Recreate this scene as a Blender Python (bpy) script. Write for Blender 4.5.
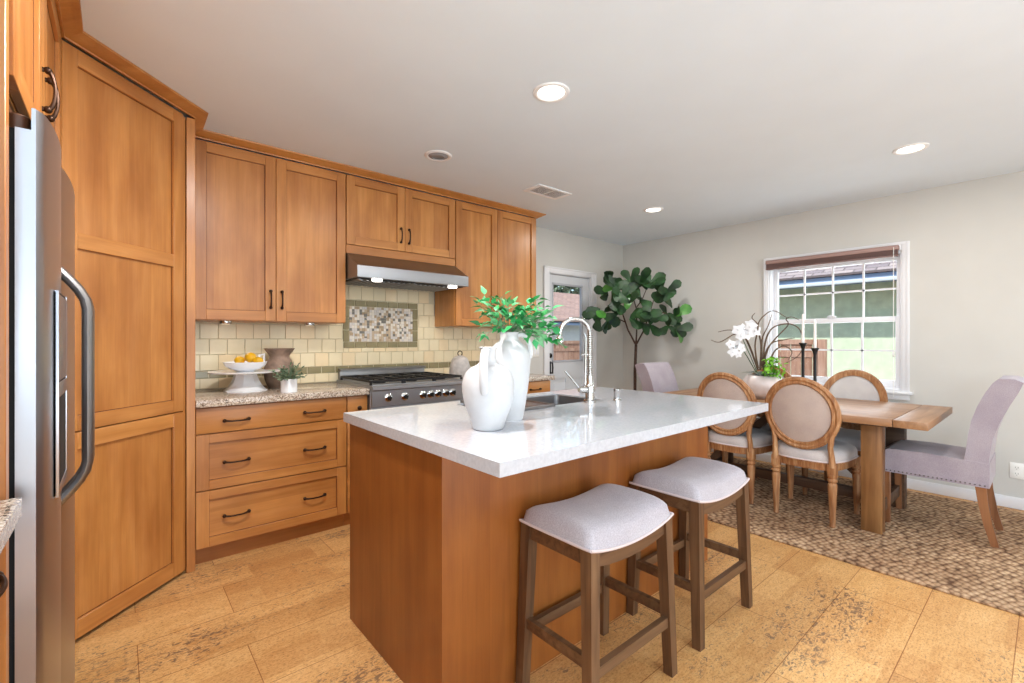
import bpy, bmesh, math, random
from mathutils import Vector, Matrix
PI = math.pi
C = bpy.context.scene.collection
for o in list(bpy.data.objects): bpy.data.objects.remove(o)

# ------------------------------------------------------------ camera, sky, sun, exposure
F, CX, CY, H = 461.0, 512.0, 340.0, 1.24
TH = math.atan(540 / F)
cd = bpy.data.cameras.new('camera'); cam = bpy.data.objects.new('camera', cd); C.objects.link(cam)
cam.location = (0, 0, H); cam.rotation_euler = (PI/2, 0, TH - PI/2)
cd.sensor_width = 36; cd.lens = F / 1024 * 36; cd.shift_y = -1.5 / 1024
cd.clip_start = .02; cd.clip_end = 200
bpy.context.scene.camera = cam
sc = bpy.context.scene
sc.view_settings.view_transform = 'Standard'
sc.view_settings.look = 'None'; sc.view_settings.gamma = 1
sc.view_settings.use_curve_mapping = False
sc.view_settings.exposure = -0.17
sc.cycles.use_denoising = True
sc.cycles.max_bounces = 9; sc.cycles.diffuse_bounces = 5; sc.cycles.glossy_bounces = 4
sc.cycles.transparent_max_bounces = 12
sc.cycles.sample_clamp_indirect = 6
sc.cycles.caustics_reflective = False; sc.cycles.caustics_refractive = False

w = bpy.data.worlds.new('sky'); sc.world = w; w.use_nodes = True
nt = w.node_tree
sky = nt.nodes.new('ShaderNodeTexSky'); sky.sky_type = 'NISHITA'
sky.sun_disc = False; sky.sun_elevation = math.radians(50); sky.sun_rotation = math.radians(220)
nt.links.new(sky.outputs[0], nt.nodes['Background'].inputs[0])
nt.nodes['Background'].inputs[1].default_value = 0.30

def light(name, kind, loc, energy, color=(1, 1, 1), rot=(0, 0, 0), size=None, size_y=None, **kw):
    d = bpy.data.lights.new(name, kind); d.energy = energy; d.color = color
    if kind == 'AREA':
        d.size = size
        if size_y: d.shape = 'RECTANGLE'; d.size_y = size_y
        else: d.shape = 'DISK'
    for k, v in kw.items(): setattr(d, k, v)
    o = bpy.data.objects.new(name, d); C.objects.link(o); o.location = loc; o.rotation_euler = rot
    return o
sun = light('sun', 'SUN', (0, 0, 20), 5.5, (1, .96, .9), angle=math.radians(1.0))
sun.rotation_euler = Vector((.60, .24, -.68)).to_track_quat('-Z', 'Y').to_euler()
# daylight lamps at window and unseen rear opening, plus two added ceiling fills
light('daylight_patio', 'AREA', (1.55, -2.66, 1.28), 28, (.84, .93, 1.0), (PI/2+.15, 0, 0), 3.2, 2.2)
light('rear_ceiling_fill', 'AREA', (1.55, -2.70, .45), 84, (.76, .89, 1.0), (PI/2+.95, 0, 0), 3.1, .6)  # added upward fill that brightens the ceiling, low behind the camera
light('side_ceiling_fill', 'AREA', (-.88, -1.2, 1.45), 88, (.74, .88, 1.0), (PI/2+.75, 0, -PI/2), 1.7, 1.3)  # added fill tilted up at the left part of the ceiling, unseen
light('daylight_window', 'AREA', (5.22, 1.325, 1.43), 14, (.93, .97, 1), (PI/2, 0, PI/2), .9, 1.1)

# ------------------------------------------------------------ helpers
def s2l(c):
    return tuple((x/255/12.92 if x/255 <= .04045 else ((x/255+.055)/1.055)**2.4) for x in c) + (1,)

class MB:
    """collects shapes into one mesh"""
    def __init__(s): s.bm = bmesh.new(); s.mi = 0
    def _tag(s, faces):
        for f in faces: f.material_index = s.mi
    def box(s, x0, x1, y0, y1, z0, z1, bev=0, seg=2, M=None):
        r = bmesh.ops.create_cube(s.bm, size=1)
        vs = r['verts']
        for v in vs:
            v.co = Vector(((x0+x1)/2 + v.co.x*(x1-x0), (y0+y1)/2 + v.co.y*(y1-y0), (z0+z1)/2 + v.co.z*(z1-z0)))
        fs = {f for v in vs for f in v.link_faces}
        if bev:
            es = list({e for v in vs for e in v.link_edges})
            r2 = bmesh.ops.bevel(s.bm, geom=es, offset=bev, segments=seg, affect='EDGES', profile=.5)
            fs = {f for v in r2['verts'] for f in v.link_faces}
            vs = list({v for f in fs for v in f.verts})
        s._tag(fs)
        if M:
            for v in vs: v.co = M @ v.co
        return s
    def lathe(s, prof, c=(0, 0, 0), n=32, cap=True, M=None, sx=1, sy=1):
        rings = []; vs = []
        for r, z in prof:
            ring = []
            for i in range(n):
                a = 2*PI*i/n
                ring.append(s.bm.verts.new((c[0]+r*math.cos(a)*sx, c[1]+r*math.sin(a)*sy, c[2]+z)))
            rings.append(ring); vs += ring
        fs = []
        for a, b in zip(rings, rings[1:]):
            for i in range(n):
                fs.append(s.bm.faces.new((a[i], a[(i+1) % n], b[(i+1) % n], b[i])))
        if cap:
            fs.append(s.bm.faces.new(rings[0][::-1])); fs.append(s.bm.faces.new(rings[-1]))
        s._tag(fs)
        if M:
            for v in vs: v.co = M @ v.co
        return s
    def tube(s, pts, r, n=10, flat=None):
        """round bar along points; r a number or list; flat=(fx,fy) flattens the section"""
        pts = [Vector(p) for p in pts]
        rs = r if isinstance(r, (list, tuple)) else [r]*len(pts)
        up = None; rings = []
        for i, p in enumerate(pts):
            t = (pts[min(i+1, len(pts)-1)] - pts[max(i-1, 0)]).normalized()
            if up is None:
                up = Vector((0, 0, 1)) if abs(t.z) < .9 else Vector((1, 0, 0))
            a = t.cross(up).normalized(); b = a.cross(t).normalized(); up = b
            fx, fy = flat or (1, 1)
            rings.append([s.bm.verts.new(p + a*math.cos(2*PI*k/n)*rs[i]*fx + b*math.sin(2*PI*k/n)*rs[i]*fy) for k in range(n)])
        fs = []
        for a, b in zip(rings, rings[1:]):
            for k in range(n): fs.append(s.bm.faces.new((a[k], a[(k+1) % n], b[(k+1) % n], b[k])))
        fs.append(s.bm.faces.new(rings[0][::-1])); fs.append(s.bm.faces.new(rings[-1]))
        s._tag(fs); return s
    def bar(s, p0, p1, wx, wy, wx1=None, wy1=None, side=(1, 0, 0)):
        """square bar p0 to p1, section wx along side and wy across"""
        p0 = Vector(p0); p1 = Vector(p1); t = (p1-p0).normalized(); sd = Vector(side)
        a = (sd - t*sd.dot(t)).normalized(); b = t.cross(a)
        wx1 = wx1 or wx; wy1 = wy1 or wy
        q = [(-1, -1), (1, -1), (1, 1), (-1, 1)]
        A = [s.bm.verts.new(p0 + a*i*wx/2 + b*j*wy/2) for i, j in q]
        B = [s.bm.verts.new(p1 + a*i*wx1/2 + b*j*wy1/2) for i, j in q]
        fs = [s.bm.faces.new(A[::-1]), s.bm.faces.new(B)]
        for k in range(4): fs.append(s.bm.faces.new((A[k], A[(k+1) % 4], B[(k+1) % 4], B[k])))
        s._tag(fs); return s
    def prism(s, poly, a, b, axis='x'):
        """poly of 2D points extruded along an axis from a to b"""
        def P(u, v, t):
            return {'x': (t, u, v), 'y': (u, t, v), 'z': (u, v, t)}[axis]
        A = [s.bm.verts.new(P(u, v, a)) for u, v in poly]; B = [s.bm.verts.new(P(u, v, b)) for u, v in poly]
        n = len(poly)
        fs = [s.bm.faces.new(A[::-1]), s.bm.faces.new(B)]
        for k in range(n): fs.append(s.bm.faces.new((A[k], A[(k+1) % n], B[(k+1) % n], B[k])))
        s._tag(fs); return s
    def grid(s, f, nu, nv):
        """closed-free surface f(u,v)"""
        V = [[s.bm.verts.new(f(i/nu, j/nv)) for j in range(nv+1)] for i in range(nu+1)]
        fs = [s.bm.faces.new((V[i][j], V[i+1][j], V[i+1][j+1], V[i][j+1])) for i in range(nu) for j in range(nv)]
        s._tag(fs); return s
    def sphere(s, c, r, n=14, sc=(1, 1, 1), M=None):
        m = Matrix.Translation(c) @ Matrix.Diagonal((sc[0], sc[1], sc[2], 1))
        if M: m = M @ m
        q = bmesh.ops.create_uvsphere(s.bm, u_segments=n, v_segments=max(6, n*2//3), radius=r, matrix=m)
        s._tag({f for v in q['verts'] for f in v.link_faces}); return s
    def leaf(s, p, d, n, L, W, cup=.25, droop=.3, shape='oval'):
        """a curved leaf from point p along d with normal n"""
        p = Vector(p); d = Vector(d).normalized(); n = Vector(n); n = (n - d*n.dot(d))
        if n.length < 1e-4: n = d.orthogonal()
        n.normalize(); a = d.cross(n)
        ws = {'oval': [.0, .55, .9, 1, .8, .45, .03], 'fiddle': [.12, .5, .62, .8, 1.0, .95, .35], 'point': [.05, .7, 1, .85, .55, .28, .02]}[shape]
        rows = []
        k = len(ws)-1
        for i, wd in enumerate(ws):
            t = i/k; c = p + d*L*t - n*(droop*L*t*t)
            e = W/2*wd
            rows.append([s.bm.verts.new(c - a*e + n*e*cup), s.bm.verts.new(c), s.bm.verts.new(c + a*e + n*e*cup)])
        fs = []
        for r0, r1 in zip(rows, rows[1:]):
            fs.append(s.bm.faces.new((r0[0], r0[1], r1[1], r1[0]))); fs.append(s.bm.faces.new((r0[1], r0[2], r1[2], r1[1])))
        s._tag(fs); return s
    def build(s, name, mats, parent=None, loc=None, rz=0, sharp=38, kind=None):
        bmesh.ops.recalc_face_normals(s.bm, faces=s.bm.faces)
        for f in s.bm.faces: f.smooth = True
        lim = math.radians(sharp)
        for e in s.bm.edges:
            if len(e.link_faces) == 2 and e.calc_face_angle(0) > lim: e.smooth = False
        me = bpy.data.meshes.new(name); s.bm.to_mesh(me); s.bm.free()
        for m in (mats if isinstance(mats, (list, tuple)) else [mats]): me.materials.append(m)
        o = bpy.data.objects.new(name, me); C.objects.link(o)
        if parent: o.parent = parent
        if loc: o.location = loc
        if rz: o.rotation_euler = (0, 0, rz)
        if kind: o['kind'] = kind
        return o

def tag(o, label, cat, group=None):
    o['label'] = label; o['category'] = cat
    if group: o['group'] = group
    return o
def thing(name, label, cat, loc=(0, 0, 0), rz=0, group=None):
    o = bpy.data.objects.new(name, None); C.objects.link(o); o.empty_display_size = .05
    o.location = loc; o.rotation_euler = (0, 0, rz)
    return tag(o, label, cat, group)
def struct(o): o['kind'] = 'structure'; return o
def copy_tree(root, loc, rz, label=None):
    def cp(o, par):
        c = o.copy(); C.objects.link(c)
        if par: c.parent = par
        for ch in list(o.children): cp(ch, c)
        return c
    r = cp(root, None); r.location = loc; r.rotation_euler = (0, 0, rz)
    if label: r['label'] = label
    return r
def at(px, py, d):
    """world point seen at a pixel at forward distance d"""
    a = (px-CX)/F; b = (CY-py)/F
    return Vector((d*(math.cos(TH)+a*math.sin(TH)), d*(math.sin(TH)-a*math.cos(TH)), H + d*b))

# ------------------------------------------------------------ materials
def base_mat(name):
    m = bpy.data.materials.new(name); m.use_nodes = True
    return m, m.node_tree, m.node_tree.nodes['Principled BSDF']
def N(nt, t, **kw):
    n = nt.nodes.new(t)
    for k, v in kw.items(): setattr(n, k, v)
    return n
def coords(nt, scale=(1, 1, 1), loc=(0, 0, 0), rot=(0, 0, 0), world=False, rand=False):
    if world:
        src = N(nt, 'ShaderNodeNewGeometry').outputs['Position']
    else:
        src = N(nt, 'ShaderNodeTexCoord').outputs['Object']
    if rand:
        oi = N(nt, 'ShaderNodeObjectInfo'); ad = N(nt, 'ShaderNodeVectorMath', operation='MULTIPLY_ADD')
        cmb = N(nt, 'ShaderNodeCombineXYZ')
        for i in range(3): nt.links.new(oi.outputs['Random'], cmb.inputs[i])
        nt.links.new(cmb.outputs[0], ad.inputs[0]); ad.inputs[1].default_value = (7.3, 5.1, 9.7)
        nt.links.new(src, ad.inputs[2]); src = ad.outputs[0]
    mp = N(nt, 'ShaderNodeMapping'); mp.inputs['Scale'].default_value = scale
    mp.inputs['Location'].default_value = loc; mp.inputs['Rotation'].default_value = rot
    nt.links.new(src, mp.inputs[0]); return mp.outputs[0]
def ramp(nt, fac, stops):
    r = N(nt, 'ShaderNodeValToRGB'); nt.links.new(fac, r.inputs[0])
    el = r.color_ramp.elements
    while len(el) < len(stops): el.new(.5)
    for e, (p, c) in zip(el, stops): e.position = p; e.color = c if len(c) == 4 else s2l(c)
    return r.outputs[0]
def mix(nt, fac, a, b, mode='MIX'):
    m = N(nt, 'ShaderNodeMix', data_type='RGBA', blend_type=mode)
    for sock, v in ((m.inputs[0], fac), (m.inputs[6], a), (m.inputs[7], b)):
        if hasattr(v, 'links'): nt.links.new(v, sock)
        else: sock.default_value = v
    return m.outputs[2]
def noise(nt, vec, scale, detail=4, rough=.5, dist=0):
    n = N(nt, 'ShaderNodeTexNoise'); nt.links.new(vec, n.inputs['Vector'])
    n.inputs['Scale'].default_value = scale; n.inputs['Detail'].default_value = detail
    n.inputs['Roughness'].default_value = rough; n.inputs['Distortion'].default_value = dist
    return n.outputs['Fac']
def bump(nt, bs, h, strength, dist=.01):
    b = N(nt, 'ShaderNodeBump'); b.inputs['Strength'].default_value = strength; b.inputs['Distance'].default_value = dist
    nt.links.new(h, b.inputs['Height']); nt.links.new(b.outputs[0], bs.inputs['Normal'])

def plain(name, rgb, rough=.5, metal=0, spec=None, coat=0, trans=0, emit=None, es=0, var=0, vs=8, sss=0):
    m, nt, b = base_mat(name)
    b.inputs['Base Color'].default_value = s2l(rgb); b.inputs['Roughness'].default_value = rough
    b.inputs['Metallic'].default_value = metal
    if spec is not None: b.inputs['Specular IOR Level'].default_value = spec
    if coat: b.inputs['Coat Weight'].default_value = coat; b.inputs['Coat Roughness'].default_value = .05
    if trans: b.inputs['Transmission Weight'].default_value = trans
    if emit: b.inputs['Emission Color'].default_value = s2l(emit); b.inputs['Emission Strength'].default_value = es
    if var:
        f = noise(nt, coords(nt, rand=True), vs, 3)
        lo = tuple(max(0, c*(1-var)) for c in rgb); hi = tuple(min(255, c*(1+var)) for c in rgb)
        nt.links.new(ramp(nt, f, [(.3, lo), (.7, hi)]), b.inputs['Base Color'])
    return m
def wood(name, dark, mid, lite, axis='z', rough=.4, coat=.2, grain=.7, blotch=True, streak=.2):
    m, nt, b = base_mat(name)
    sc_ = {'z': (14, 14, .9), 'x': (.9, 14, 14), 'y': (14, .9, 14)}[axis]
    v = coords(nt, sc_, rand=True)
    f = noise(nt, v, 2.2*grain, 5, .5, .6)
    col = ramp(nt, f, [(.28, dark), (.5, mid), (.74, lite)])
    v3 = coords(nt, {'z': (60, 60, 2.5), 'x': (2.5, 60, 60), 'y': (60, 2.5, 60)}[axis], rand=True)
    fine = ramp(nt, noise(nt, v3, 2.5, 3), [(.3, (205, 205, 205)), (.6, (255, 255, 255))])
    col = mix(nt, streak, col, fine, 'MULTIPLY')
    if blotch:
        v2 = coords(nt, {'z': (4, 4, 1.8), 'x': (1.8, 4, 4), 'y': (4, 1.8, 4)}[axis], rand=True)
        bl = ramp(nt, noise(nt, v2, 1.5, 3), [(.32, (206, 184, 168)), (.62, (255, 255, 255))])
        col = mix(nt, .6, col, bl, 'MULTIPLY')
        # wide glued boards, each a little different in tone
        if axis in 'zx':
            vb = coords(nt, (8.5, 1, .01) if axis == 'z' else (.01, 1, 8.5), rand=True)
            fl = N(nt, 'ShaderNodeVectorMath', operation='FLOOR'); nt.links.new(vb, fl.inputs[0])
            wn = N(nt, 'ShaderNodeTexWhiteNoise'); nt.links.new(fl.outputs[0], wn.inputs['Vector'])
            col = mix(nt, .75, col, ramp(nt, wn.outputs['Value'], [(0, (222, 212, 202)), (1, (255, 255, 255))]), 'MULTIPLY')
    nt.links.new(col, b.inputs['Base Color'])
    b.inputs['Roughness'].default_value = rough; b.inputs['Coat Weight'].default_value = coat
    b.inputs['Coat Roughness'].default_value = .25
    bump(nt, b, f, .05, .002)
    return m
CAB = ((190, 127, 62), (204, 140, 74), (214, 152, 88))
M = {}
M['cab_v'] = wood('maple_vertical', *CAB, 'z'); M['cab_x'] = wood('maple_horizontal', *CAB, 'x')
M['cab_y'] = wood('maple_depth', *CAB, 'y')
M['island'] = wood('maple_island', (150, 88, 34), (160, 96, 39), (170, 105, 46), 'z')
M['stool_wood'] = wood('stool_wood', (82, 58, 38), (112, 82, 56), (132, 100, 70), 'z', rough=.5, coat=0, grain=1.2)
M['stool_wood_x'] = wood('stool_wood_rail', (82, 58, 38), (112, 82, 56), (132, 100, 70), 'x', rough=.5, coat=0, grain=1.2)
M['table_y'] = wood('table_wood_long', (136, 98, 66), (163, 122, 86), (182, 142, 106), 'y', rough=.42, coat=.1, blotch=True)
M['table_x'] = wood('table_wood_end', (140, 102, 70), (168, 127, 90), (186, 146, 110), 'x', rough=.42, coat=.1)
M['table_z'] = wood('table_wood_leg', (118, 80, 42), (145, 102, 58), (165, 122, 74), 'z', rough=.5, coat=0)
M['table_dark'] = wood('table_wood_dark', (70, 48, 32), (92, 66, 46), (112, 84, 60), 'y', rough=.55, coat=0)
M['chair_wood'] = wood('weathered_oak', (152, 100, 56), (184, 132, 86), (214, 174, 130), 'z', rough=.6, coat=0, grain=2.2, streak=.6)
M['chair_leg'] = wood('chair_leg_wood', (130, 84, 50), (155, 104, 66), (172, 120, 80), 'z', rough=.45, coat=0)
M['wall'] = plain('wall_paint', (204, 202, 196), .85, var=.01, vs=3)
M['ceiling'] = plain('ceiling_paint', (228, 238, 246), .9, var=.006, vs=3)
M['white'] = plain('white_trim_paint', (226, 226, 228), .4)
M['vinyl'] = plain('white_vinyl_sash', (235, 235, 238), .35)
M['bronze'] = plain('dark_bronze', (62, 44, 34), .38, .85)
M['black'] = plain('black_iron', (30, 29, 30), .5, .3)
M['chrome'] = plain('brushed_nickel', (205, 203, 200), .18, 1)
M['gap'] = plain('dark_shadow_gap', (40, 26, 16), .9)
M['ceramic'] = plain('matte_white_ceramic', (202, 202, 203), .55, var=.012, vs=30)
M['glazed'] = plain('glazed_white_porcelain', (240, 241, 244), .12)
M['lemon'] = plain('lemon_peel', (228, 176, 26), .4, var=.1, vs=25)
M['wax'] = plain('white_wax', (238, 236, 232), .5)
M['plate'] = plain('white_plastic', (238, 237, 232), .35)
M['gravel'] = plain('socket_slot', (70, 68, 66), .5)
M['soil'] = plain('moss_soil', (70, 62, 44), .95)
M['bark'] = plain('dark_bark', (72, 52, 42), .85, var=.25, vs=40)
M['twig'] = plain('curly_willow_twig', (92, 74, 58), .8, var=.2, vs=30)
M['petal'] = plain('white_orchid_petal', (226, 226, 228), .5)
M['stoneware'] = plain('brown_stoneware', (134, 112, 98), .7, var=.22, vs=14)
M['grey_gourd'] = plain('mottled_grey_ceramic', (186, 180, 176), .55, var=.12, vs=18)
M['amber'] = plain('hinge_brown', (80, 48, 30), .4)

def leafmat(name, a, b_, rough=.4):
    m, nt, b = base_mat(name)
    f = noise(nt, coords(nt, rand=True), 9, 2)
    nt.links.new(ramp(nt, f, [(.35, a), (.65, b_)]), b.inputs['Base Color'])
    b.inputs['Roughness'].default_value = rough
    b.inputs['Subsurface Weight'].default_value = 0
    return m
M['leaf_bright'] = leafmat('bright_green_leaf', (30, 150, 76), (84, 200, 124), .42)
M['leaf_fiddle'] = leafmat('fiddle_leaf', (20, 44, 24), (46, 84, 42), .5)
M['leaf_fiddle_l'] = leafmat('fiddle_leaf_young', (62, 122, 48), (96, 158, 70), .35)
M['leaf_sage'] = leafmat('sage_leaf', (84, 112, 84), (136, 158, 128), .6)
M['leaf_lime'] = leafmat('lime_leaf', (88, 158, 30), (140, 205, 60), .45)
M['leaf_orchid'] = leafmat('orchid_leaf', (38, 66, 36), (60, 94, 50), .35)
M['leaf_out'] = leafmat('outdoor_foliage', (74, 92, 70), (130, 146, 122), .7)

# brushed steel
def steel(name, rgb, rough, stretch=(30, 30, 1), b_=.03):
    m, nt, b = base_mat(name)
    b.inputs['Metallic'].default_value = 1; b.inputs['Base Color'].default_value = s2l(rgb)
    f = noise(nt, coords(nt, stretch), 6, 3)
    r = N(nt, 'ShaderNodeMapRange'); nt.links.new(f, r.inputs[0])
    r.inputs[3].default_value = rough-.015; r.inputs[4].default_value = rough+.02
    nt.links.new(r.outputs[0], b.inputs['Roughness'])
    return m
M['steel'] = steel('brushed_steel', (170, 172, 176), .5)
M['steel_door'] = plain('polished_fridge_steel', (176, 178, 184), .33, 1)
M['steel_side'] = steel('fridge_steel', (170, 172, 178), .42)
M['steel_dark'] = steel('steel_dark', (148, 146, 146), .38)

# fabric
def fabric(name, a, b_, sc_=420, lump=6):
    m, nt, b = base_mat(name)
    v = coords(nt)
    f = noise(nt, v, sc_, 2, .6)
    g = noise(nt, v, lump, 2)
    c = ramp(nt, f, [(.3, a), (.7, b_)])
    g2 = ramp(nt, g, [(.35, (235, 232, 236)), (.65, (255, 255, 255))])
    nt.links.new(mix(nt, .8, c, g2, 'MULTIPLY'), b.inputs['Base Color'])
    b.inputs['Roughness'].default_value = .95; b.inputs['Specular IOR Level'].default_value = .15
    b.inputs['Sheen Weight'].default_value = .25
    bump(nt, b, f, .25, .001)
    return m
M['linen_stool'] = fabric('lilac_grey_linen', (168, 160, 164), (202, 196, 200), 300)
M['linen_chair'] = fabric('taupe_linen', (178, 160, 150), (198, 182, 172), 380)
M['linen_pale'] = fabric('pale_linen', (196, 192, 188), (216, 212, 208), 380)
M['linen_seat'] = fabric('seat_linen', (190, 184, 180), (212, 206, 202), 380)
M['parsons'] = fabric('lilac_velvet', (162, 152, 160), (182, 172, 179), 260)
M['piping'] = plain('pale_piping', (212, 198, 196), .9)
M['nail'] = plain('antique_nailhead', (120, 112, 112), .35, .9)

# quartz, granite
m, nt, b = base_mat('white_quartz'); M['quartz'] = m
f = noise(nt, coords(nt), 90, 3); nt.links.new(ramp(nt, f, [(.3, (184, 187, 194)), (.7, (196, 199, 205))]), b.inputs['Base Color'])
b.inputs['Roughness'].default_value = .035; b.inputs['Specular IOR Level'].default_value = .6
m, nt, b = base_mat('speckled_granite'); M['granite'] = m
v = coords(nt)
vo = N(nt, 'ShaderNodeTexVoronoi'); vo.inputs['Scale'].default_value = 190; nt.links.new(v, vo.inputs['Vector'])
sep = N(nt, 'ShaderNodeSeparateColor'); nt.links.new(vo.outputs['Color'], sep.inputs[0])
col = ramp(nt, sep.outputs[0], [(.0, (92, 76, 66)), (.2, (150, 128, 110)), (.45, (186, 168, 150)), (.7, (208, 196, 180)), (1, (228, 218, 204))])
nt.links.new(col, b.inputs['Base Color']); b.inputs['Roughness'].default_value = .12

# cork plank floor
m, nt, b = base_mat('cork_planks'); M['cork'] = m
v = coords(nt, (1, 1, 1), (-.40, -.385+.29*4, 0), world=True)
def brick(nt, v, bw, rh, mort, c1, c2, cm, off=.5, scale=1, bias=0):
    br = N(nt, 'ShaderNodeTexBrick'); nt.links.new(v, br.inputs['Vector'])
    br.inputs['Scale'].default_value = scale; br.inputs['Brick Width'].default_value = bw; br.inputs['Row Height'].default_value = rh
    br.inputs['Mortar Size'].default_value = mort; br.inputs['Mortar Smooth'].default_value = .3; br.inputs['Bias'].default_value = bias
    br.inputs['Color1'].default_value = s2l(c1); br.inputs['Color2'].default_value = s2l(c2); br.inputs['Mortar'].default_value = s2l(cm)
    br.offset = off; return br
plank = brick(nt, v, .9, .29, .0018, (238, 226, 212), (255, 250, 240), (178, 144, 110), .38)
chip = brick(nt, coords(nt, (1, 1, 1), (.13, .05, 0), world=True), .21, .0725, .0, (220, 180, 126), (244, 212, 162), (218, 184, 130), .31)
chip2 = brick(nt, coords(nt, (1, 1, 1), (.45, .02, 0), world=True), .33, .145, .0, (232, 216, 196), (255, 252, 244), (240, 230, 210), .43)
v2 = coords(nt, (7, 18, 1), world=True)
col = mix(nt, .55, chip.outputs[0], ramp(nt, noise(nt, v2, 3.2, 8, .7, .4), [(.3, (204, 160, 106)), (.5, (236, 198, 144)), (.7, (250, 224, 180))]))
col = mix(nt, .9, col, chip2.outputs[0], 'MULTIPLY')
grain = noise(nt, coords(nt, (40, 70, 1), world=True), 2.0, 8, .8)
col = mix(nt, .8, col, ramp(nt, grain, [(.36, (150, 106, 70)), (.48, (244, 234, 220)), (.62, (255, 255, 255))]), 'MULTIPLY')
spk = noise(nt, coords(nt, (12, 24, 1), world=True), 2.4, 5, .72, 1.2)
msk = noise(nt, coords(nt, (1.1, 2.6, 1), (3.1, .4, 0), world=True), 1.2, 2)
mm = N(nt, 'ShaderNodeMath', operation='MULTIPLY_ADD'); nt.links.new(msk, mm.inputs[0]); mm.inputs[1].default_value = .55; nt.links.new(spk, mm.inputs[2])
col = mix(nt, ramp(nt, mm.outputs[0], [(.86, (0, 0, 0)), (.92, (225, 225, 225))]), col, s2l((100, 82, 76)))
col = mix(nt, 1, col, plank.outputs[0], 'MULTIPLY')
nt.links.new(col, b.inputs['Base Color'])
b.inputs['Roughness'].default_value = .42; b.inputs['Specular IOR Level'].default_value = .4
bump(nt, b, grain, .15, .002)

# jute rug: rows of braid knots
m, nt, b = base_mat('chunky_jute'); M['jute'] = m
v = coords(nt, (1, 1, 1), rot=(0, 0, 0))
vo = N(nt, 'ShaderNodeTexVoronoi'); vo.inputs['Randomness'].default_value = .5; vo.inputs['Scale'].default_value = 1
nt.links.new(coords(nt, (24, 36, .001), rot=(0, 0, math.radians(28))), vo.inputs['Vector'])
col = ramp(nt, vo.outputs['Distance'], [(.15, (226, 200, 168)), (.45, (196, 166, 134)), (.75, (120, 94, 76))])
col = mix(nt, .55, col, ramp(nt, noise(nt, v, 60, 4, .7), [(.3, (150, 120, 96)), (.7, (255, 246, 234))]), 'MULTIPLY')
col = mix(nt, .6, col, ramp(nt, noise(nt, v, 2.3, 2), [(.35, (205, 192, 184)), (.65, (255, 255, 255))]), 'MULTIPLY')
nt.links.new(col, b.inputs['Base Color']); b.inputs['Roughness'].default_value = .95; b.inputs['Specular IOR Level'].default_value = .1
inv = N(nt, 'ShaderNodeMath', operation='SUBTRACT'); inv.inputs[0].default_value = 1; nt.links.new(vo.outputs['Distance'], inv.inputs[1])
bump(nt, b, inv.outputs[0], .9, .012)

# outdoors
def shingle(name, c1, c2, cm, rot, sc_=1):
    m, nt, b = base_mat(name)
    br = brick(nt, coords(nt, (1, 1, 1), rot=rot), .30, .13, .012, c1, c2, cm, .45, sc_)
    nt.links.new(br.outputs[0], b.inputs['Base Color']); b.inputs['Roughness'].default_value = .95
    return m
M['shingle'] = shingle('pinkish_shingles', (196, 178, 172), (150, 136, 138), (110, 98, 98), (0, 0, PI/2))
M['shingle_y'] = shingle('brown_shingles', (196, 160, 144), (170, 140, 130), (130, 104, 96), (0, 0, 0))
M['stucco_g'] = plain('pale_green_stucco', (216, 226, 196), .95, var=.04)
M['stucco_w'] = plain('white_stucco', (214, 214, 208), .95)
M['fascia'] = plain('blue_grey_fascia', (128, 146, 172), .6)
M['white_out'] = plain('white_gutter', (214, 220, 228), .5)
M['fence'] = wood('weathered_fence', (176, 136, 118), (200, 160, 140), (218, 180, 160), 'z', rough=.9, coat=0)
M['ground'] = plain('concrete_ground', (168, 162, 152), .9, var=.08, vs=2)
m, nt, b = base_mat('window_glass'); M['glass'] = m
gl = N(nt, 'ShaderNodeBsdfGlossy'); gl.inputs['Roughness'].default_value = .02
tr = N(nt, 'ShaderNodeBsdfTransparent'); tr.inputs[0].default_value = (.93, .96, .96, 1)
lw = N(nt, 'ShaderNodeLayerWeight'); lw.inputs[0].default_value = .5
pw = N(nt, 'ShaderNodeMath', operation='POWER'); nt.links.new(lw.outputs['Facing'], pw.inputs[0]); pw.inputs[1].default_value = 5
fr = N(nt, 'ShaderNodeMath', operation='MULTIPLY_ADD'); nt.links.new(pw.outputs[0], fr.inputs[0]); fr.inputs[1].default_value = .8; fr.inputs[2].default_value = .025
mx = N(nt, 'ShaderNodeMixShader'); nt.links.new(fr.outputs[0], mx.inputs[0]); nt.links.new(tr.outputs[0], mx.inputs[1]); nt.links.new(gl.outputs[0], mx.inputs[2])
nt.links.new(mx.outputs[0], nt.nodes['Material Output'].inputs[0])

# ------------------------------------------------------------ room shell
X0, X1, Y0, Y1, ZC = -.87, 5.022, -2.62, 3.645, 2.475
T = .16
struct(MB().box(X0-T, X1+T, Y0-T, Y1+T, -.1, 0).build('floor', M['cork']))
struct(MB().box(X0-T, X1+T, Y0-T, Y1+T, ZC, ZC+.12).build('ceiling', M['ceiling']))
def wall(name, axis, pos, a0, a1, holes, out, T=T):
    """wall slab with rectangular holes (a, b, z0, z1) built as one mesh"""
    mb = MB(); lo, hi = (pos, pos+T) if out > 0 else (pos-T, pos)
    cuts = sorted({a0, a1} | {h[0] for h in holes} | {h[1] for h in holes})
    for p, q in zip(cuts, cuts[1:]):
        hs = [h for h in holes if h[0] <= p and h[1] >= q]
        zs = [(0, ZC)] if not hs else [(0, hs[0][2]), (hs[0][3], ZC)]
        for z0, z1 in zs:
            if z1 - z0 < 1e-4: continue
            if axis == 'x': mb.box(lo, hi, p, q, z0, z1)
            else: mb.box(p, q, lo, hi, z0, z1)
    bmesh.ops.remove_doubles(mb.bm, verts=mb.bm.verts, dist=1e-5)
    return struct(mb.build(name, M['wall']))
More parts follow.
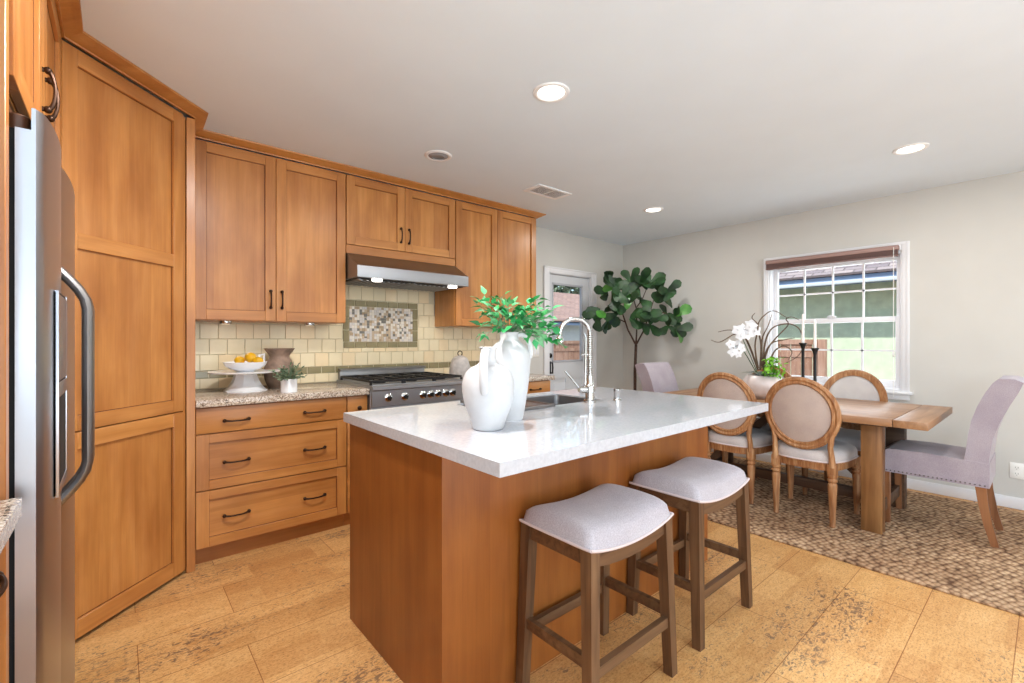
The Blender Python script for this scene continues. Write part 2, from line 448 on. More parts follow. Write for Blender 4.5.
WY0, WY1, WZ0, WZ1 = .811, 1.872, .84, 2.0     # window rough opening
DX0, DX1, DZ = 3.64, 4.375, 2.0
wall('wall_kitchen', 'y', Y1, X0, X1, [(DX0, DX1, 0, DZ)], 1, .09)
wall('wall_dining', 'x', X1, Y0-T, Y1+T, [(WY0, WY1, WZ0-.03, WZ1)], 1)
wall('wall_fridge', 'x', X0, Y0-T, Y1+T, [(-2.1, -.3, .75, 2.15)], -1)
wall('wall_rear', 'y', Y0, X0, X1, [(-.1, 3.2, .12, 2.4)], -1)
struct(MB().box(X1-.016, X1, Y0, Y1, 0, .085, .004).build('baseboard_dining', M['white']))
struct(MB().box(4.46, X1-.016, Y1-.016, Y1, 0, .085, .004).build('baseboard_kitchen', M['white']))

# window
win = bpy.data.objects.new('window_1', None); C.objects.link(win); win['kind'] = 'structure'
def ringbox(mb, x0, x1, y0, y1, z0, z1, w_, wb=None, wt=None, bev=.003):
    wb = wb or w_; wt = wt or w_
    mb.box(x0, x1, y0, y0+w_, z0, z1, bev); mb.box(x0, x1, y1-w_, y1, z0, z1, bev)
    mb.box(x0, x1, y0+w_, y1-w_, z0, z0+wb, bev); mb.box(x0, x1, y0+w_, y1-w_, z1-wt, z1, bev)
mb = MB()   # casing
mb.box(X1-.02, X1, 1.862, 1.905, .805, 2.062, .004); mb.box(X1-.02, X1, .77, .822, .805, 2.062, .004)
mb.box(X1-.02, X1, .822, 1.862, 1.995, 2.062, .004)
mb.box(X1-.026, X1-.018, 1.885, 1.908, .805, 2.066, .003); mb.box(X1-.026, X1-.018, .767, .79, .805, 2.066, .003)
mb.box(X1-.026, X1-.018, .79, 1.885, 2.045, 2.066)
mb.build('window_casing', M['white'], win)
mb = MB(); mb.box(X1-.055, X1+.06, .745, 1.93, .785, .808, .006); mb.box(X1-.02, X1, .77, 1.905, .735, .785, .004)
mb.build('window_sill', M['white'], win)
mb = MB(); ringbox(mb, X1+.0, X1+.15, WY0, WY1, WZ0-.03, WZ1, .022)
mb.build('window_jamb', M['vinyl'], win)
def sash(name, xa, y0, y1, z0, z1, st, bot, top, rows):
    s = MB(); ringbox(s, xa, xa+.035, y0, y1, z0, z1, st, bot, top)
    gy0, gy1, gz0, gz1 = y0+st, y1-st, z0+bot, z1-top
    for k in range(1, 4):
        yy = gy0+(gy1-gy0)*k/4; s.box(xa+.012, xa+.024, yy-.008, yy+.008, gz0, gz1)
    for k in range(1, rows):
        zz = gz0+(gz1-gz0)*k/rows; s.box(xa+.012, xa+.024, gy0, gy1, zz-.008, zz+.008)
    o = s.build(name, M['vinyl'], win)
    MB().box(xa+.016, xa+.02, gy0, gy1, gz0, gz1).build('pane', M['glass'], o)
    return o
sash('upper_sash', X1+.085, WY0+.022, WY1-.022, 1.40, WZ1-.022, .038, .045, .05, 2)
lo = sash('lower_sash', X1+.045, WY0+.022, WY1-.022, WZ0-.008, 1.445, .040, .06, .045, 2)
mb = MB(); mb.box(X1+.03, X1+.05, 1.30, 1.37, 1.445, 1.462, .004); mb.tube([(X1+.035, 1.31, 1.46), (X1+.015, 1.335, 1.468), (X1+.03, 1.36, 1.46)], .005)
mb.build('sash_lock', M['white'], lo)
# rolled blind
t = thing('window_blind', 'mauve-brown slatted blind drawn up tight at the top of the window', 'blind', (X1-.062, 1.35, 1.965))
M['blind'] = plain('mauve_slats', (156, 126, 118), .6); M['blind_d'] = plain('mauve_slats_dark', (116, 88, 82), .6)
MB().box(-.022, .034, -.518, .518, .032, .068, .003).build('headrail', M['blind'], t)
mb = MB()
for k in range(9): mb.box(-.022, .026, -.512, .512, -.008+k*.0045, -.0055+k*.0045)
mb.build('slat_stack', M['blind_d'], t)
MB().box(-.024, .028, -.514, .514, -.024, -.010, .003).build('bottom_rail', M['blind_d'], t)
mb = MB(); mb.tube([(-.03, -.49, .05), (-.034, -.49, -.4), (-.034, -.49, -1.2)], .0022, 6); mb.lathe([(.003, 0), (.008, -.01), (.008, -.04), (.003, -.05)], (-.034, -.49, -.82), 10)
mb.build('pull_cord', M['plate'], t)

# exterior door
dr = bpy.data.objects.new('door_1', None); C.objects.link(dr); dr['kind'] = 'structure'
mb = MB()
mb.box(3.565, DX0+.008, Y1-.02, Y1, 0, 2.055, .004); mb.box(DX1-.008, 4.447, Y1-.02, Y1, 0, 2.055, .004); mb.box(DX0+.008, DX1-.008, Y1-.02, Y1, DZ-.008, 2.055, .004)
mb.box(3.56, 3.58, Y1-.027, Y1-.018, 0, 2.06, .003); mb.box(4.432, 4.452, Y1-.027, Y1-.018, 0, 2.06, .003); mb.box(3.56, 4.452, Y1-.027, Y1-.018, 2.042, 2.06, .003)
mb.box(DX0, DX0+.014, Y1, Y1+.09, 0, DZ); mb.box(DX1-.014, DX1, Y1, Y1+.09, 0, DZ); mb.box(DX0, DX1, Y1, Y1+.09, DZ-.014, DZ)
mb.build('door_casing', M['white'], dr)
GX0, GX1, GZ0, GZ1 = 3.725, 4.24, .99, 1.885
M['door_paint'] = plain('grey_white_door_paint', (205, 207, 210), .45)
mb = MB(); y0, y1 = Y1+.02, Y1+.062
lx0, lx1 = DX0+.016, DX1-.016
mb.box(lx0, GX0, y0, y1, .01, 1.982, .002); mb.box(GX1, lx1, y0, y1, .01, 1.982, .002)
mb.box(GX0, GX1, y0, y1, GZ1, 1.982); mb.box(GX0, GX1, y0, y1, .8, GZ0); mb.box(GX0, GX1, y0, y1, .01, .2)
mb.box(GX0, GX1, y0+.014, y1-.01, .2, .8)
mb.box(GX0+.04, GX1-.04, y0+.006, y0+.02, .25, .75, .006)
mb.box((GX0+GX1)/2-.03, (GX0+GX1)/2+.03, y0, y1, .2, .8)
leafd = mb.build('door_leaf', M['door_paint'], dr)
MB().box(GX0, GX1, y0+.018, y0+.024, GZ0, GZ1).build('pane', M['glass'], leafd)
M['lite'] = plain('lite_frame', (176, 178, 184), .5)
mb = MB()
for a in ((GX0-.006, GX0+.016, GZ0-.006, GZ1+.006), (GX1-.016, GX1+.006, GZ0-.006, GZ1+.006), (GX0, GX1, GZ0-.006, GZ0+.016), (GX0, GX1, GZ1-.016, GZ1+.006)):
    mb.box(a[0], a[1], y0-.006, y0+.03, a[2], a[3], .002)
mb.build('glazing_frame', M['lite'], leafd)
mb = MB(); mb.lathe([(.028, 0), (.028, .012), (.012, .02), (.012, .03)], n=20, M=Matrix.Translation((3.685, y0, 1.065)) @ Matrix.Rotation(PI/2, 4, 'X'))
mb.box(3.672, 3.698, y0-.03, y0-.018, 1.052, 1.078, .003)
mb.build('deadbolt', M['black'], leafd)
mb = MB(); mb.box(3.667, 3.703, y0-.008, y0, .86, 1.0, .004)
mb.tube([(3.685, y0-.004, .98), (3.685, y0-.045, .985), (3.685, y0-.05, .93), (3.685, y0-.045, .87), (3.685, y0-.004, .875)], .009)
mb.build('door_handle', M['black'], leafd)

# wall switch, outlet
t = thing('light_switch', 'white double rocker light switch plate beside the door casing', 'light switch', (3.455, Y1, 1.115))
MB().box(-.045, .045, -.006, 0, -.058, .058, .003).build('cover_plate', M['plate'], t)
for sx in (-.022, .022): MB().box(sx-.014, sx+.014, -.011, -.006, -.034, .034, .002).build('rocker', M['glazed'], t)
t = thing('wall_outlet', 'white duplex power outlet low on the wall right of the dining chair', 'outlet', (X1, .168, .28))
MB().box(-.006, 0, -.036, .036, -.058, .058, .003).build('cover_plate', M['plate'], t)
for dz in (-.022, .022):
    o = MB().lathe([(.0165, 0), (.0165, .003)], n=20, M=Matrix.Translation((-.006, 0, dz)) @ Matrix.Rotation(-PI/2, 4, 'Y')).build('socket', M['plate'], t)
    s = MB(); s.box(-.0105, -.009, -.008, -.006, dz-.003, dz+.007); s.box(-.0105, -.009, .006, .008, dz-.003, dz+.007); s.box(-.0105, -.009, -.002, .002, dz-.011, dz-.007)
    s.build('slot', M['gravel'], o)

# ceiling fixtures
M['lamp'] = plain('lit_diffuser', (255, 252, 245), .5, emit=(255, 250, 240), es=6)
M['lamp_off'] = plain('unlit_lens', (150, 150, 152), .5)
M['lamp_trim'] = plain('lamp_trim', (242, 242, 242), .4)
def downlight(x, y, label, lit=True, power=13):
    t = thing('recessed_light', label, 'ceiling light', (x, y, ZC), group=None)
    MB().lathe([(.066, -.0), (.066, -.004), (.074, -.009), (.088, -.006), (.092, 0)], n=40, cap=False).build('trim_ring', M['lamp_trim'], t)
    if lit:
        MB().lathe([(.001, -.003), (.068, -.0025)], n=32, cap=False).build('diffuser', M['lamp'], t)
        light('downlight', 'AREA', (x, y, ZC-.012), power, (1, .965, .93), (0, 0, 0), .13)
    else:
        MB().lathe([(.04, -.014), (.052, -.010), (.068, -.002)], n=32, cap=False).lathe([(.001, -.006), (.045, -.006)], n=24, cap=False).build('gimbal_lens', M['lamp_off'], t)
downlight(1.64, 1.62, 'large lit round recessed ceiling light above the island, nearest the camera', power=9)
downlight(3.885, .592, 'lit recessed ceiling light at the right, in front of the window wall')
downlight(3.851, 2.449, 'small lit recessed ceiling light farthest back, toward the fig tree corner')
downlight(1.64, -.75, 'added unseen ceiling light behind the camera on the kitchen side')  # added fill lamp with fixture, unseen, lifts the kitchen brightness
downlight(3.885, -1.3, 'added unseen ceiling light behind the camera on the dining side')  # added fill lamp, out of view, for overall room brightness
downlight(.45, 1.42, 'added fill ceiling light above the aisle beside the refrigerator, out of the picture', power=42)  # added lamp above the frame to brighten the left floor and pantry
downlight(1.63, 2.67, 'unlit grey recessed ceiling light in front of the upper cabinets', False)
t = thing('ceiling_vent', 'rectangular white metal air vent in the ceiling beside the cabinet crown', 'air vent', (2.72, 2.73, ZC))
mb = MB(); mb.box(-.19, .19, -.10, -.07, -.008, 0, .002); mb.box(-.19, .19, .07, .10, -.008, 0, .002); mb.box(-.19, -.15, -.07, .07, -.008, 0, .002); mb.box(.15, .19, -.07, .07, -.008, 0, .002); mb.box(-.006, .006, -.07, .07, -.008, 0)
mb.build('frame', M['lamp_trim'], t)
M['duct'] = plain('dark_duct', (96, 94, 92), .8)
MB().box(-.15, .15, -.07, .07, -.0015, 0).build('backing', M['duct'], t)
mb = MB()
for k in range(22):
    x = -.143+k*.0136
    if abs(x) < .01: continue
    mb.box(x-.0012, x+.0012, -.07, .07, -.008, -.001, M=Matrix.Translation((x, 0, -.004)) @ Matrix.Rotation(.7, 4, 'Y') @ Matrix.Translation((-x, 0, .004)))
mb.build('louvers', M['lamp_trim'], t)

# ------------------------------------------------------------ backsplash tiles (fixed to the wall)
bs_m = [plain('grout', (208, 196, 166), .9), plain('cream_tile', (236, 222, 188), .22, var=.02), plain('cream_tile_warm', (238, 218, 180), .22, var=.02),
        plain('olive_tile', (146, 136, 102), .2, var=.06), plain('mosaic_white', (226, 218, 206), .3), plain('mosaic_beige', (198, 176, 150), .3),
        plain('mosaic_grey', (120, 118, 112), .3), plain('mosaic_pearl', (214, 208, 204), .15), plain('mosaic_tan', (172, 150, 120), .3)]
random.seed(4)
mb = MB()
BX0, BX1, BZ0, BZ1 = .20, 3.06, .914, 1.40
yb = Y1-.004
mb.mi = 0; mb.box(BX0, BX1, yb, Y1, BZ0, 1.40); mb.box(1.245, 2.18, yb, Y1, 1.40, 1.70)
FX0, FX1, FZ0, FZ1 = 1.352, 2.007, 1.178, 1.558
rows = [(.918, .983, 0, 1), (.987, 1.034, .5, 3)]
z = 1.038
k = 0
while z < 1.69:
    rows.append((z, z+.1015, k % 2 * .5, 1)); z += .1055; k += 1
for z0, z1, off, mi in rows:
    x = BX0 - .104*off
    while x < BX1:
        a, c = max(x, BX0), min(x+(.0975 if mi == 3 else .1005), BX1); x += .104
        if c-a < .01: continue
        zz1 = z1
        if z0 > 1.37 and (c > 2.18 or a < 1.245): continue
        for (ra, rc, rz0, rz1) in [(a, c, z0, zz1)]:
            pcs = [(ra, rc, rz0, rz1)]
            if rc > FX0 and ra < FX1 and rz1 > FZ0 and rz0 < FZ1:
                pcs = []
                if ra < FX0-.006: pcs.append((ra, FX0-.003, rz0, rz1))
                if rc > FX1+.006: pcs.append((FX1+.003, rc, rz0, rz1))
                ma, mc = max(ra, FX0), min(rc, FX1)
                if rz0 < FZ0-.01: pcs.append((ma, mc, rz0, FZ0-.003))
                if rz1 > FZ1+.01: pcs.append((ma, mc, FZ1+.003, rz1))
            for q in pcs:
                if q[1]-q[0] < .006 or q[3]-q[2] < .006: continue
                mb.mi = 3 if mi == 3 else random.choice((1, 1, 2))
                mb.box(q[0], q[1], yb-.006, yb, q[2], q[3], .0015, 1)
mb.mi = 3
fw_ = .045
def frame_run(a, c, horizontal, fixed0, fixed1):
    n = max(1, round((c-a)/.1)); st = (c-a)/n
    for i in range(n):
        if horizontal: mb.box(a+i*st+.003, a+(i+1)*st-.003, yb-.008, yb, fixed0, fixed1, .0015, 1)
        else: mb.box(fixed0, fixed1, yb-.008, yb, a+i*st+.003, a+(i+1)*st-.003, .0015, 1)
frame_run(FX0, FX1, True, FZ0, FZ0+fw_); frame_run(FX0, FX1, True, FZ1-fw_, FZ1)
frame_run(FZ0+fw_+.002, FZ1-fw_-.002, False, FX0, FX0+fw_); frame_run(FZ0+fw_+.002, FZ1-fw_-.002, False, FX1-fw_, FX1)
mx0, mx1, mz0, mz1 = FX0+fw_+.003, FX1-fw_-.003, FZ0+fw_+.003, FZ1-fw_-.003
nx, nz = 27, 13
for i in range(nx):
    for j in range(nz):
        a = mx0+(mx1-mx0)*i/nx; c_ = mz0+(mz1-mz0)*j/nz
        mb.mi = random.choices((4, 7, 5, 8, 6), (6, 5, 4, 2, 1.8))[0]
        mb.box(a+.0008, a+(mx1-mx0)/nx-.0008, yb-.006-random.random()*.002, yb, c_+.0008, c_+(mz1-mz0)/nz-.0008)
for i in range(22):   # larger square accents in the mosaic
    a = random.uniform(mx0, mx1-.03); c_ = random.uniform(mz0, mz1-.03)
    mb.mi = random.choice((6, 8, 4, 7)); mb.box(a, a+.026, yb-.0095, yb-.005, c_, c_+.026, .001, 1)
struct(mb.build('trim_1', bs_m, sharp=30))

# ------------------------------------------------------------ cabinets
def shaker(mb, x0, x1, z0, z1, y, st=.062, rt=.062, rb=.062, th=.02, rec=.013, horiz=False):
    """shaker panel facing -y: stiles, rails and a recessed field; front plane at y"""
    b = .0015
    mb.mi = 0
    mb.box(x0, x0+st, y, y+th, z0, z1, b, 1); mb.box(x1-st, x1, y, y+th, z0, z1, b, 1)
    mb.mi = 1
    mb.box(x0+st, x1-st, y, y+th, z0, z0+rb, b, 1); mb.box(x0+st, x1-st, y, y+th, z1-rt, z1, b, 1)
    mb.mi = 1 if horiz else 0
    fx0, fx1, fz0, fz1 = x0+st, x1-st, z0+rb, z1-rt
    mb.box(fx0, fx1, y+rec, y+th-.001, fz0, fz1)
    mb.mi = 2; g = .0028   # dark strips painted in as the shadow line around the recess
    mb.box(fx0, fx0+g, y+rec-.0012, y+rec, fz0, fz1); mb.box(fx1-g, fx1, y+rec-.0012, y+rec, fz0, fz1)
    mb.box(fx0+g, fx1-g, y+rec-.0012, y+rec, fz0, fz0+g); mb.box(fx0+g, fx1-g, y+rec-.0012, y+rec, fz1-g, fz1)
M['glaze'] = plain('painted_recess_shade', (104, 60, 30), .5)  # shade put into the colour of the recess edge strips
CM = [M['cab_v'], M['cab_x'], M['glaze']]  # 'glaze' is the painted shade of the recess edge strips
def pull(name, parent, x, y, z, L=.115, vertical=False, mat=None):
    """bronze bail pull with ball feet, standing off a face that looks to -y"""
    mb = MB()
    P = (lambda t, o, w_: (x+w_, y-o, z+t)) if vertical else (lambda t, o, w_: (x+t, y-o, z+w_))
    pts = []; rs = []
    for i in range(13):
        u = -1+2*i/12
        pts.append(P(u*L/2*.96, .012+.016*(1-u*u)**.6, -.006*math.cos(PI*u/2)*(.5+.5*abs(u)) if not vertical else 0)); rs.append(.0048+.0022*abs(u)**3)
    mb.tube(pts, rs, 8)
    for sgn in (-1, 1):
        mb.sphere(P(sgn*L/2*.96, .012, 0), .0105, 10)
        mb.tube([P(sgn*L/2*.96, 0, 0), P(sgn*L/2*.96, .014, 0)], [.0075, .005], 8)
    return mb.build(name, mat or M['bronze'], parent)

def upper_unit(name, label, x0, x1, z0, z1, doors, hz, handle_near, deep=True):
    t = thing(name, label, 'cabinet', ((x0+x1)/2, 3.29, z0)); ox, oy, oz = t.location
    xa, xb = x0-ox, x1-ox
    mb = MB(); mb.box(xa, xb, .022, Y1-.012-oy, 0, z1-z0, .001, 1)
    mb.build('body', M['cab_v'], t)
    n = len(doors)-1
    for i in range(n):
        a, c = doors[i]-ox+.0015, doors[i+1]-ox-.0015
        d = MB(); shaker(d, a, c, .004+(.06 if not deep else 0), z1-z0-.003, 0)
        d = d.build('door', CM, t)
        hx = c-.032 if i == 0 else a+.032
        pull('handle', d, hx, 0, hz-oz, .11, True)
    return t
UZ0, UZ1 = 1.36, 2.434
t = upper_unit('upper_cabinet', 'tall two-door wooden wall cabinet left of the range hood', .335, 1.243, UZ0, UZ1, (.338, .783, 1.241), 1.503, .03)
# under-cabinet puck lights
def puck(x, label):
    p = thing('puck_light', label, 'light', (x, 3.42, UZ0), group=None)
    MB().lathe([(.034, -.018), (.036, -.012), (.036, 0)], n=24).build('housing', M['chrome'], p)
    MB().lathe([(.001, -.0185), (.026, -.0185)], n=20, cap=False).build('lens', plain('puck_lens', (255, 250, 235), .4, emit=(255, 240, 210), es=1.2), p)
puck(.52, 'small round metal puck light under the left cabinet, above the cake stand')
puck(1.03, 'small round metal puck light under the left cabinet, nearer the range hood')
light('puck_glow', 'AREA', (.52, 3.42, UZ0-.021), .35, (1, .9, .75), (0, 0, 0), .05)
light('puck_glow', 'AREA', (1.03, 3.42, UZ0-.021), .35, (1, .9, .75), (0, 0, 0), .05)
# hood cabinet
x0, x1 = 1.245, 2.178
t = thing('hood_cabinet', 'short two-door wooden wall cabinet directly above the range hood', 'cabinet', ((x0+x1)/2, 3.29, 1.868)); ox, oy, oz = t.location
MB().box(x0-ox, x1-ox, .022, Y1-.012-oy, 0, UZ1-oz, .001, 1).build('body', M['cab_v'], t)
MB().box(x0-ox+.001, x1-ox-.001, .004, .0215, 0, 1.928-oz, .001, 1).build('valance', M['cab_x'], t)
for i, (a, c) in enumerate(((1.247, 1.706), (1.709, 2.176))):
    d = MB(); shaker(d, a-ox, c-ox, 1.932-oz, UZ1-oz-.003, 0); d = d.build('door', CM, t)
    pull('handle', d, (c-.036 if i == 0 else a+.03)-ox, 0, 2.052-oz, .11, True)
t = upper_unit('upper_cabinet', 'tall two-door wooden wall cabinet right of the range hood, nearest the back door', 2.180, 3.125, UZ0, UZ1, (2.182, 2.635, 3.123), 1.47, .03)

# tall pantry on the diagonal: local frame x along the face, -y out of the face
K = Vector((-.172, 2.538, 0)); L_ = math.hypot(.273+.172, .273+.172)   # face length
t = thing('pantry_cabinet', 'full-height corner pantry cabinet set diagonally beside the refrigerator', 'cabinet', K, PI/4)
mb = MB(); mb.prism([(.004, .024), (L_-.004, .024), (L_-.004, .30), (L_/2, .62), (.004, .30)], .07, 2.434, 'z'); mb.build('body', M['cab_v'], t)
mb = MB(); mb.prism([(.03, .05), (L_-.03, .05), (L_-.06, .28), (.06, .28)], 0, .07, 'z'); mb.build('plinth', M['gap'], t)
d = MB(); shaker(d, .003, L_-.018, .868, 2.428, 0, .062, .066, .062)
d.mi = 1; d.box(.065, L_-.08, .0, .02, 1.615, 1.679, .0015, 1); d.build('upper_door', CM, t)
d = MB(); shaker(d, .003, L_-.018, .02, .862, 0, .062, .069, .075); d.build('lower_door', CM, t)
MB().box(L_-.015, L_, .004, .024, .02, 2.42).build('edge_stile', M['cab_v'], t)
tag(MB().box(-.02, .02, -.01, .34, 0, 2.425, .002, 1).build('filler_panel', M['cab_v'], loc=(.294, 2.994, 0)), 'narrow full-height wooden filler panel between the pantry and the drawer cabinet', 'cabinet panel')

# over-fridge cabinet, faces +x
def facing_x(t): return t
fx = -.170
t = thing('fridge_cabinet', 'two-door wooden cabinet mounted above the refrigerator', 'cabinet', (fx, 1.40, 1.80), PI/2)
# local x runs along world +y, local -y points to world +x
MB().box(.035, 1.137, .022, .68, 0, .634, .001, 1).build('body', M['cab_v'], t)
for i, (a, c) in enumerate(((.038, .553), (.556, 1.13))):
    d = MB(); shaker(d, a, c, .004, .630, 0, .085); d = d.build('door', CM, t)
    pull('handle', d, c-.034 if i == 0 else a+.034, 0, .175, .12, True)
tag(MB().box(-.66, 0, -.018, .018, 0, 2.425, .002, 1).build('end_panel', M['cab_v'], loc=(-.176, 1.415, 0)), 'tall wooden end panel at the near side of the refrigerator', 'cabinet panel')

# crown molding along the cabinets
path = [(-.170, 1.38), (-.172, 2.538), (.273+.035, 2.983+.035-.01), (.312, 3.288), (3.127, 3.288), (3.127, Y1-.001)]
prof = [(.001, 2.436), (.010, 2.436), (.012, 2.441), (.026, 2.446), (.050, 2.459), (.064, 2.466), (.066, 2.474), (.001, 2.474)]
def offs(path, d):
    out = []
    P = [Vector(p) for p in path]
    nr = []
    for a, c in zip(P, P[1:]):
        t_ = (c-a).normalized(); nr.append(Vector((t_.y, -t_.x)))
    for i, p in enumerate(P):
        if i == 0: out.append(p+nr[0]*d)
        elif i == len(P)-1: out.append(p+nr[-1]*d)
        else:
            n1, n2 = nr[i-1], nr[i]; m_ = (n1+n2).normalized(); out.append(p+m_*d/max(.3, m_.dot(n1)))
    return out
mb = MB(); rings = []
for i in range(len(path)): rings.append([])
for o_, z_ in prof:
    for i, p in enumerate(offs(path, o_)): rings[i].append(mb.bm.verts.new((p.x, p.y, z_)))
n = len(prof)
for a, c in zip(rings, rings[1:]):
    for k in range(n): mb.bm.faces.new((a[k], a[(k+1) % n], c[(k+1) % n], c[k]))
mb.bm.faces.new(rings[0]); mb.bm.faces.new(rings[-1][::-1])
tag(mb.build('crown_molding', M['cab_x'], sharp=20), 'wooden crown molding running along the cabinet tops under the ceiling', 'molding')

# base cabinets
def base_unit(name, label, x0, x1, fronts):
    """fronts: list of (kind, z0, z1, handle_xs or knob)"""
    t = thing(name, label, 'cabinet', ((x0+x1)/2, 3.0, 0)); ox = t.location.x
    MB().box(x0-ox, x1-ox, .022, Y1-3.012, .1, .873, .001, 1).build('body', M['cab_v'], t)
    MB().box(x0-ox, x1-ox, .07, .6, 0, .1).build('toe_kick', M['cab_x'], t)
    for kd, a, c, z0, z1, hs in fronts:
        d = MB()
        if kd == 'slab':
            d.mi = 1; d.box(a-ox, c-ox, 0, .02, z0, z1, .003, 2)
        else: shaker(d, a-ox, c-ox, z0, z1, 0, .06, .05 if kd == 'drawer' else .06, .05 if kd == 'drawer' else .06, horiz=kd == 'drawer')
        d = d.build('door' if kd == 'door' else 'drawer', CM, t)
        for h in hs:
            if h[0] == 'pull': pull('handle', d, h[1]-ox, 0, h[2], .125)
            elif h[0] == 'vpull': pull('handle', d, h[1]-ox, 0, h[2], .11, True)
            else:
                k_ = MB(); k_.lathe([(.006, 0), (.006, .012), (.014, .018), (.015, .026), (.009, .03)], n=16, M=Matrix.Translation((h[1]-ox, 0, h[2])) @ Matrix.Rotation(PI/2, 4, 'X'))
                k_.build('knob', M['bronze'], d)
    return t
base_unit('drawer_cabinet', 'three-drawer wooden base cabinet beside the pantry with bronze pulls', .316, 1.139,
    [('slab', .318, 1.136, .728, .868, [('pull', .509, .79), ('pull', .934, .793)]),
     ('drawer', .318, 1.136, .418, .722, [('pull', .509, .56), ('pull', .934, .562)]),
     ('drawer', .318, 1.136, .105, .412, [('pull', .509, .26), ('pull', .934, .262)])])
base_unit('narrow_cabinet', 'narrow wooden base cabinet with one knob between the drawers and the range', 1.141, 1.281,
    [('slab', 1.143, 1.279, .728, .868, [('knob', 1.215, .79)]), ('slab', 1.143, 1.279, .105, .722, [])])
base_unit('base_cabinet', 'wooden base cabinet right of the range, at the end by the back door', 2.056, 3.03,
    [('slab', 2.06, 2.54, .728, .868, [('pull', 2.3, .79)]), ('slab', 2.545, 3.026, .728, .868, [('pull', 2.83, .80)]),
     ('door', 2.06, 2.54, .105, .722, [('vpull', 2.5, .6)]), ('door', 2.545, 3.026, .105, .722, [('vpull', 2.58, .6)])])
mb = MB(); mb.box(.315, 1.283, 2.972, Y1-.011, .8745, .914, .003)
tag(mb.build('countertop', M['granite']), 'speckled granite countertop left of the range holding the cake stand', 'countertop')
mb = MB(); mb.box(2.053, 3.055, 2.972, Y1-.011, .8745, .914, .003)
tag(mb.build('countertop', M['granite']), 'granite countertop right of the range holding the grey gourd jar', 'countertop')
# near-left base cabinet and its counter (camera side of the fridge)
t = thing('base_cabinet', 'wooden base cabinet at the left picture edge under the near granite corner', 'cabinet', (-.185, .2, 0), PI/2)
MB().box(0, 1.19, .022, .66, .1, .873, .001, 1).build('body', M['cab_v'], t)
MB().box(0, 1.19, .07, .6, 0, .1).build('toe_kick', M['cab_x'], t)
for z0, z1, hz in ((.728, .868, .8), (.418, .722, .6), (.105, .412, .3)):
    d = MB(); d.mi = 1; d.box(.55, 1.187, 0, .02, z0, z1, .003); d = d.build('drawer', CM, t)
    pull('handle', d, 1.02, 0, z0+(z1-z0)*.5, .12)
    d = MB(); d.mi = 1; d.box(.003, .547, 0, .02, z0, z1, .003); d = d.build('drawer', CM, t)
tag(MB().box(-.845, -.152, .19, 1.392, .8745, .914, .003).build('countertop', M['granite']), 'near corner of a granite countertop at the left picture edge', 'countertop')

# ------------------------------------------------------------ refrigerator (side by side), faces +x
t = thing('refrigerator', 'stainless steel side-by-side refrigerator with long curved door handles', 'refrigerator', (-.17, 1.45, 0), PI/2)
# local x: 0..0.95 along the wall, local -y: out to the room
FW = .95
MB().box(.02, FW-.02, .02, .62, .03, 1.735, .004).build('body', M['steel_side'], t)
M['rubber'] = plain('black_gasket', (22, 22, 24), .7)
MB().box(.012, FW-.012, -.0005, .02, .05, 1.73).build('door_gasket', M['rubber'], t)
MB().box(.03, FW-.03, .0, .5, 0, .05).build('kick_grille', M['rubber'], t)
def fdoor(x0, x1, hx):
    """convex door slab"""
    mb = MB(); n = 30
    poly = [(x0, -.025), (x0, -.032)]
    for i in range(n+1):
        u = i/n; xx = x0+.004+(x1-x0-.008)*u
        poly.append((xx, -.032-.023*math.sin(PI*u)**.45))
    poly += [(x1, -.034), (x1, -.024)]
    mb.prism([(x0+.001, 0), (x0+.001, -.025), (x1-.001, -.025), (x1-.001, 0)], .055, 1.70, 'z')
    mb.prism(poly, .055, 1.748, 'z')
    d = mb.build('door', [M['steel_door']], t, sharp=30)
    h = MB(); pts = []
    z0, z1 = .78, 1.44
    for i in range(25):
        u = i/24
        e = min(1, min(u, 1-u)/.17); e = math.sin(e*PI/2)
        pts.append((hx, -.040-.062*e, z0+(z1-z0)*u))
    h.tube(pts, .019, 12, flat=(1, .7)); h.build('handle', M['steel_dark'], d)
    return d
d = fdoor(.0, .40, .372); fdoor(.406, FW, .434)
mb = MB(); mb.box(.105, .34, -.0585, -.03, .86, 1.36, .003)
dsp = mb.build('dispenser', M['rubber'], d)
mb = MB(); mb.box(.11, .335, -.0605, -.057, 1.14, 1.352, .0015); mb.box(.105, .116, -.061, -.05, .86, 1.36, .001); mb.box(.33, .341, -.061, -.05, .86, 1.36, .001); mb.box(.116, .33, -.061, -.05, .86, .88, .001); mb.box(.116, .33, -.061, -.05, 1.10, 1.135, .001)
mb.build('dispenser_trim', M['steel_door'], dsp)
mb = MB(); mb.lathe([(.022, 0), (.022, .03), (.018, .034)], (.03, -.0, 1.70), 16); mb.box(.02, .09, .01, .08, 1.735, 1.752, .003)
mb.build('hinge_cover', M['amber'], t)

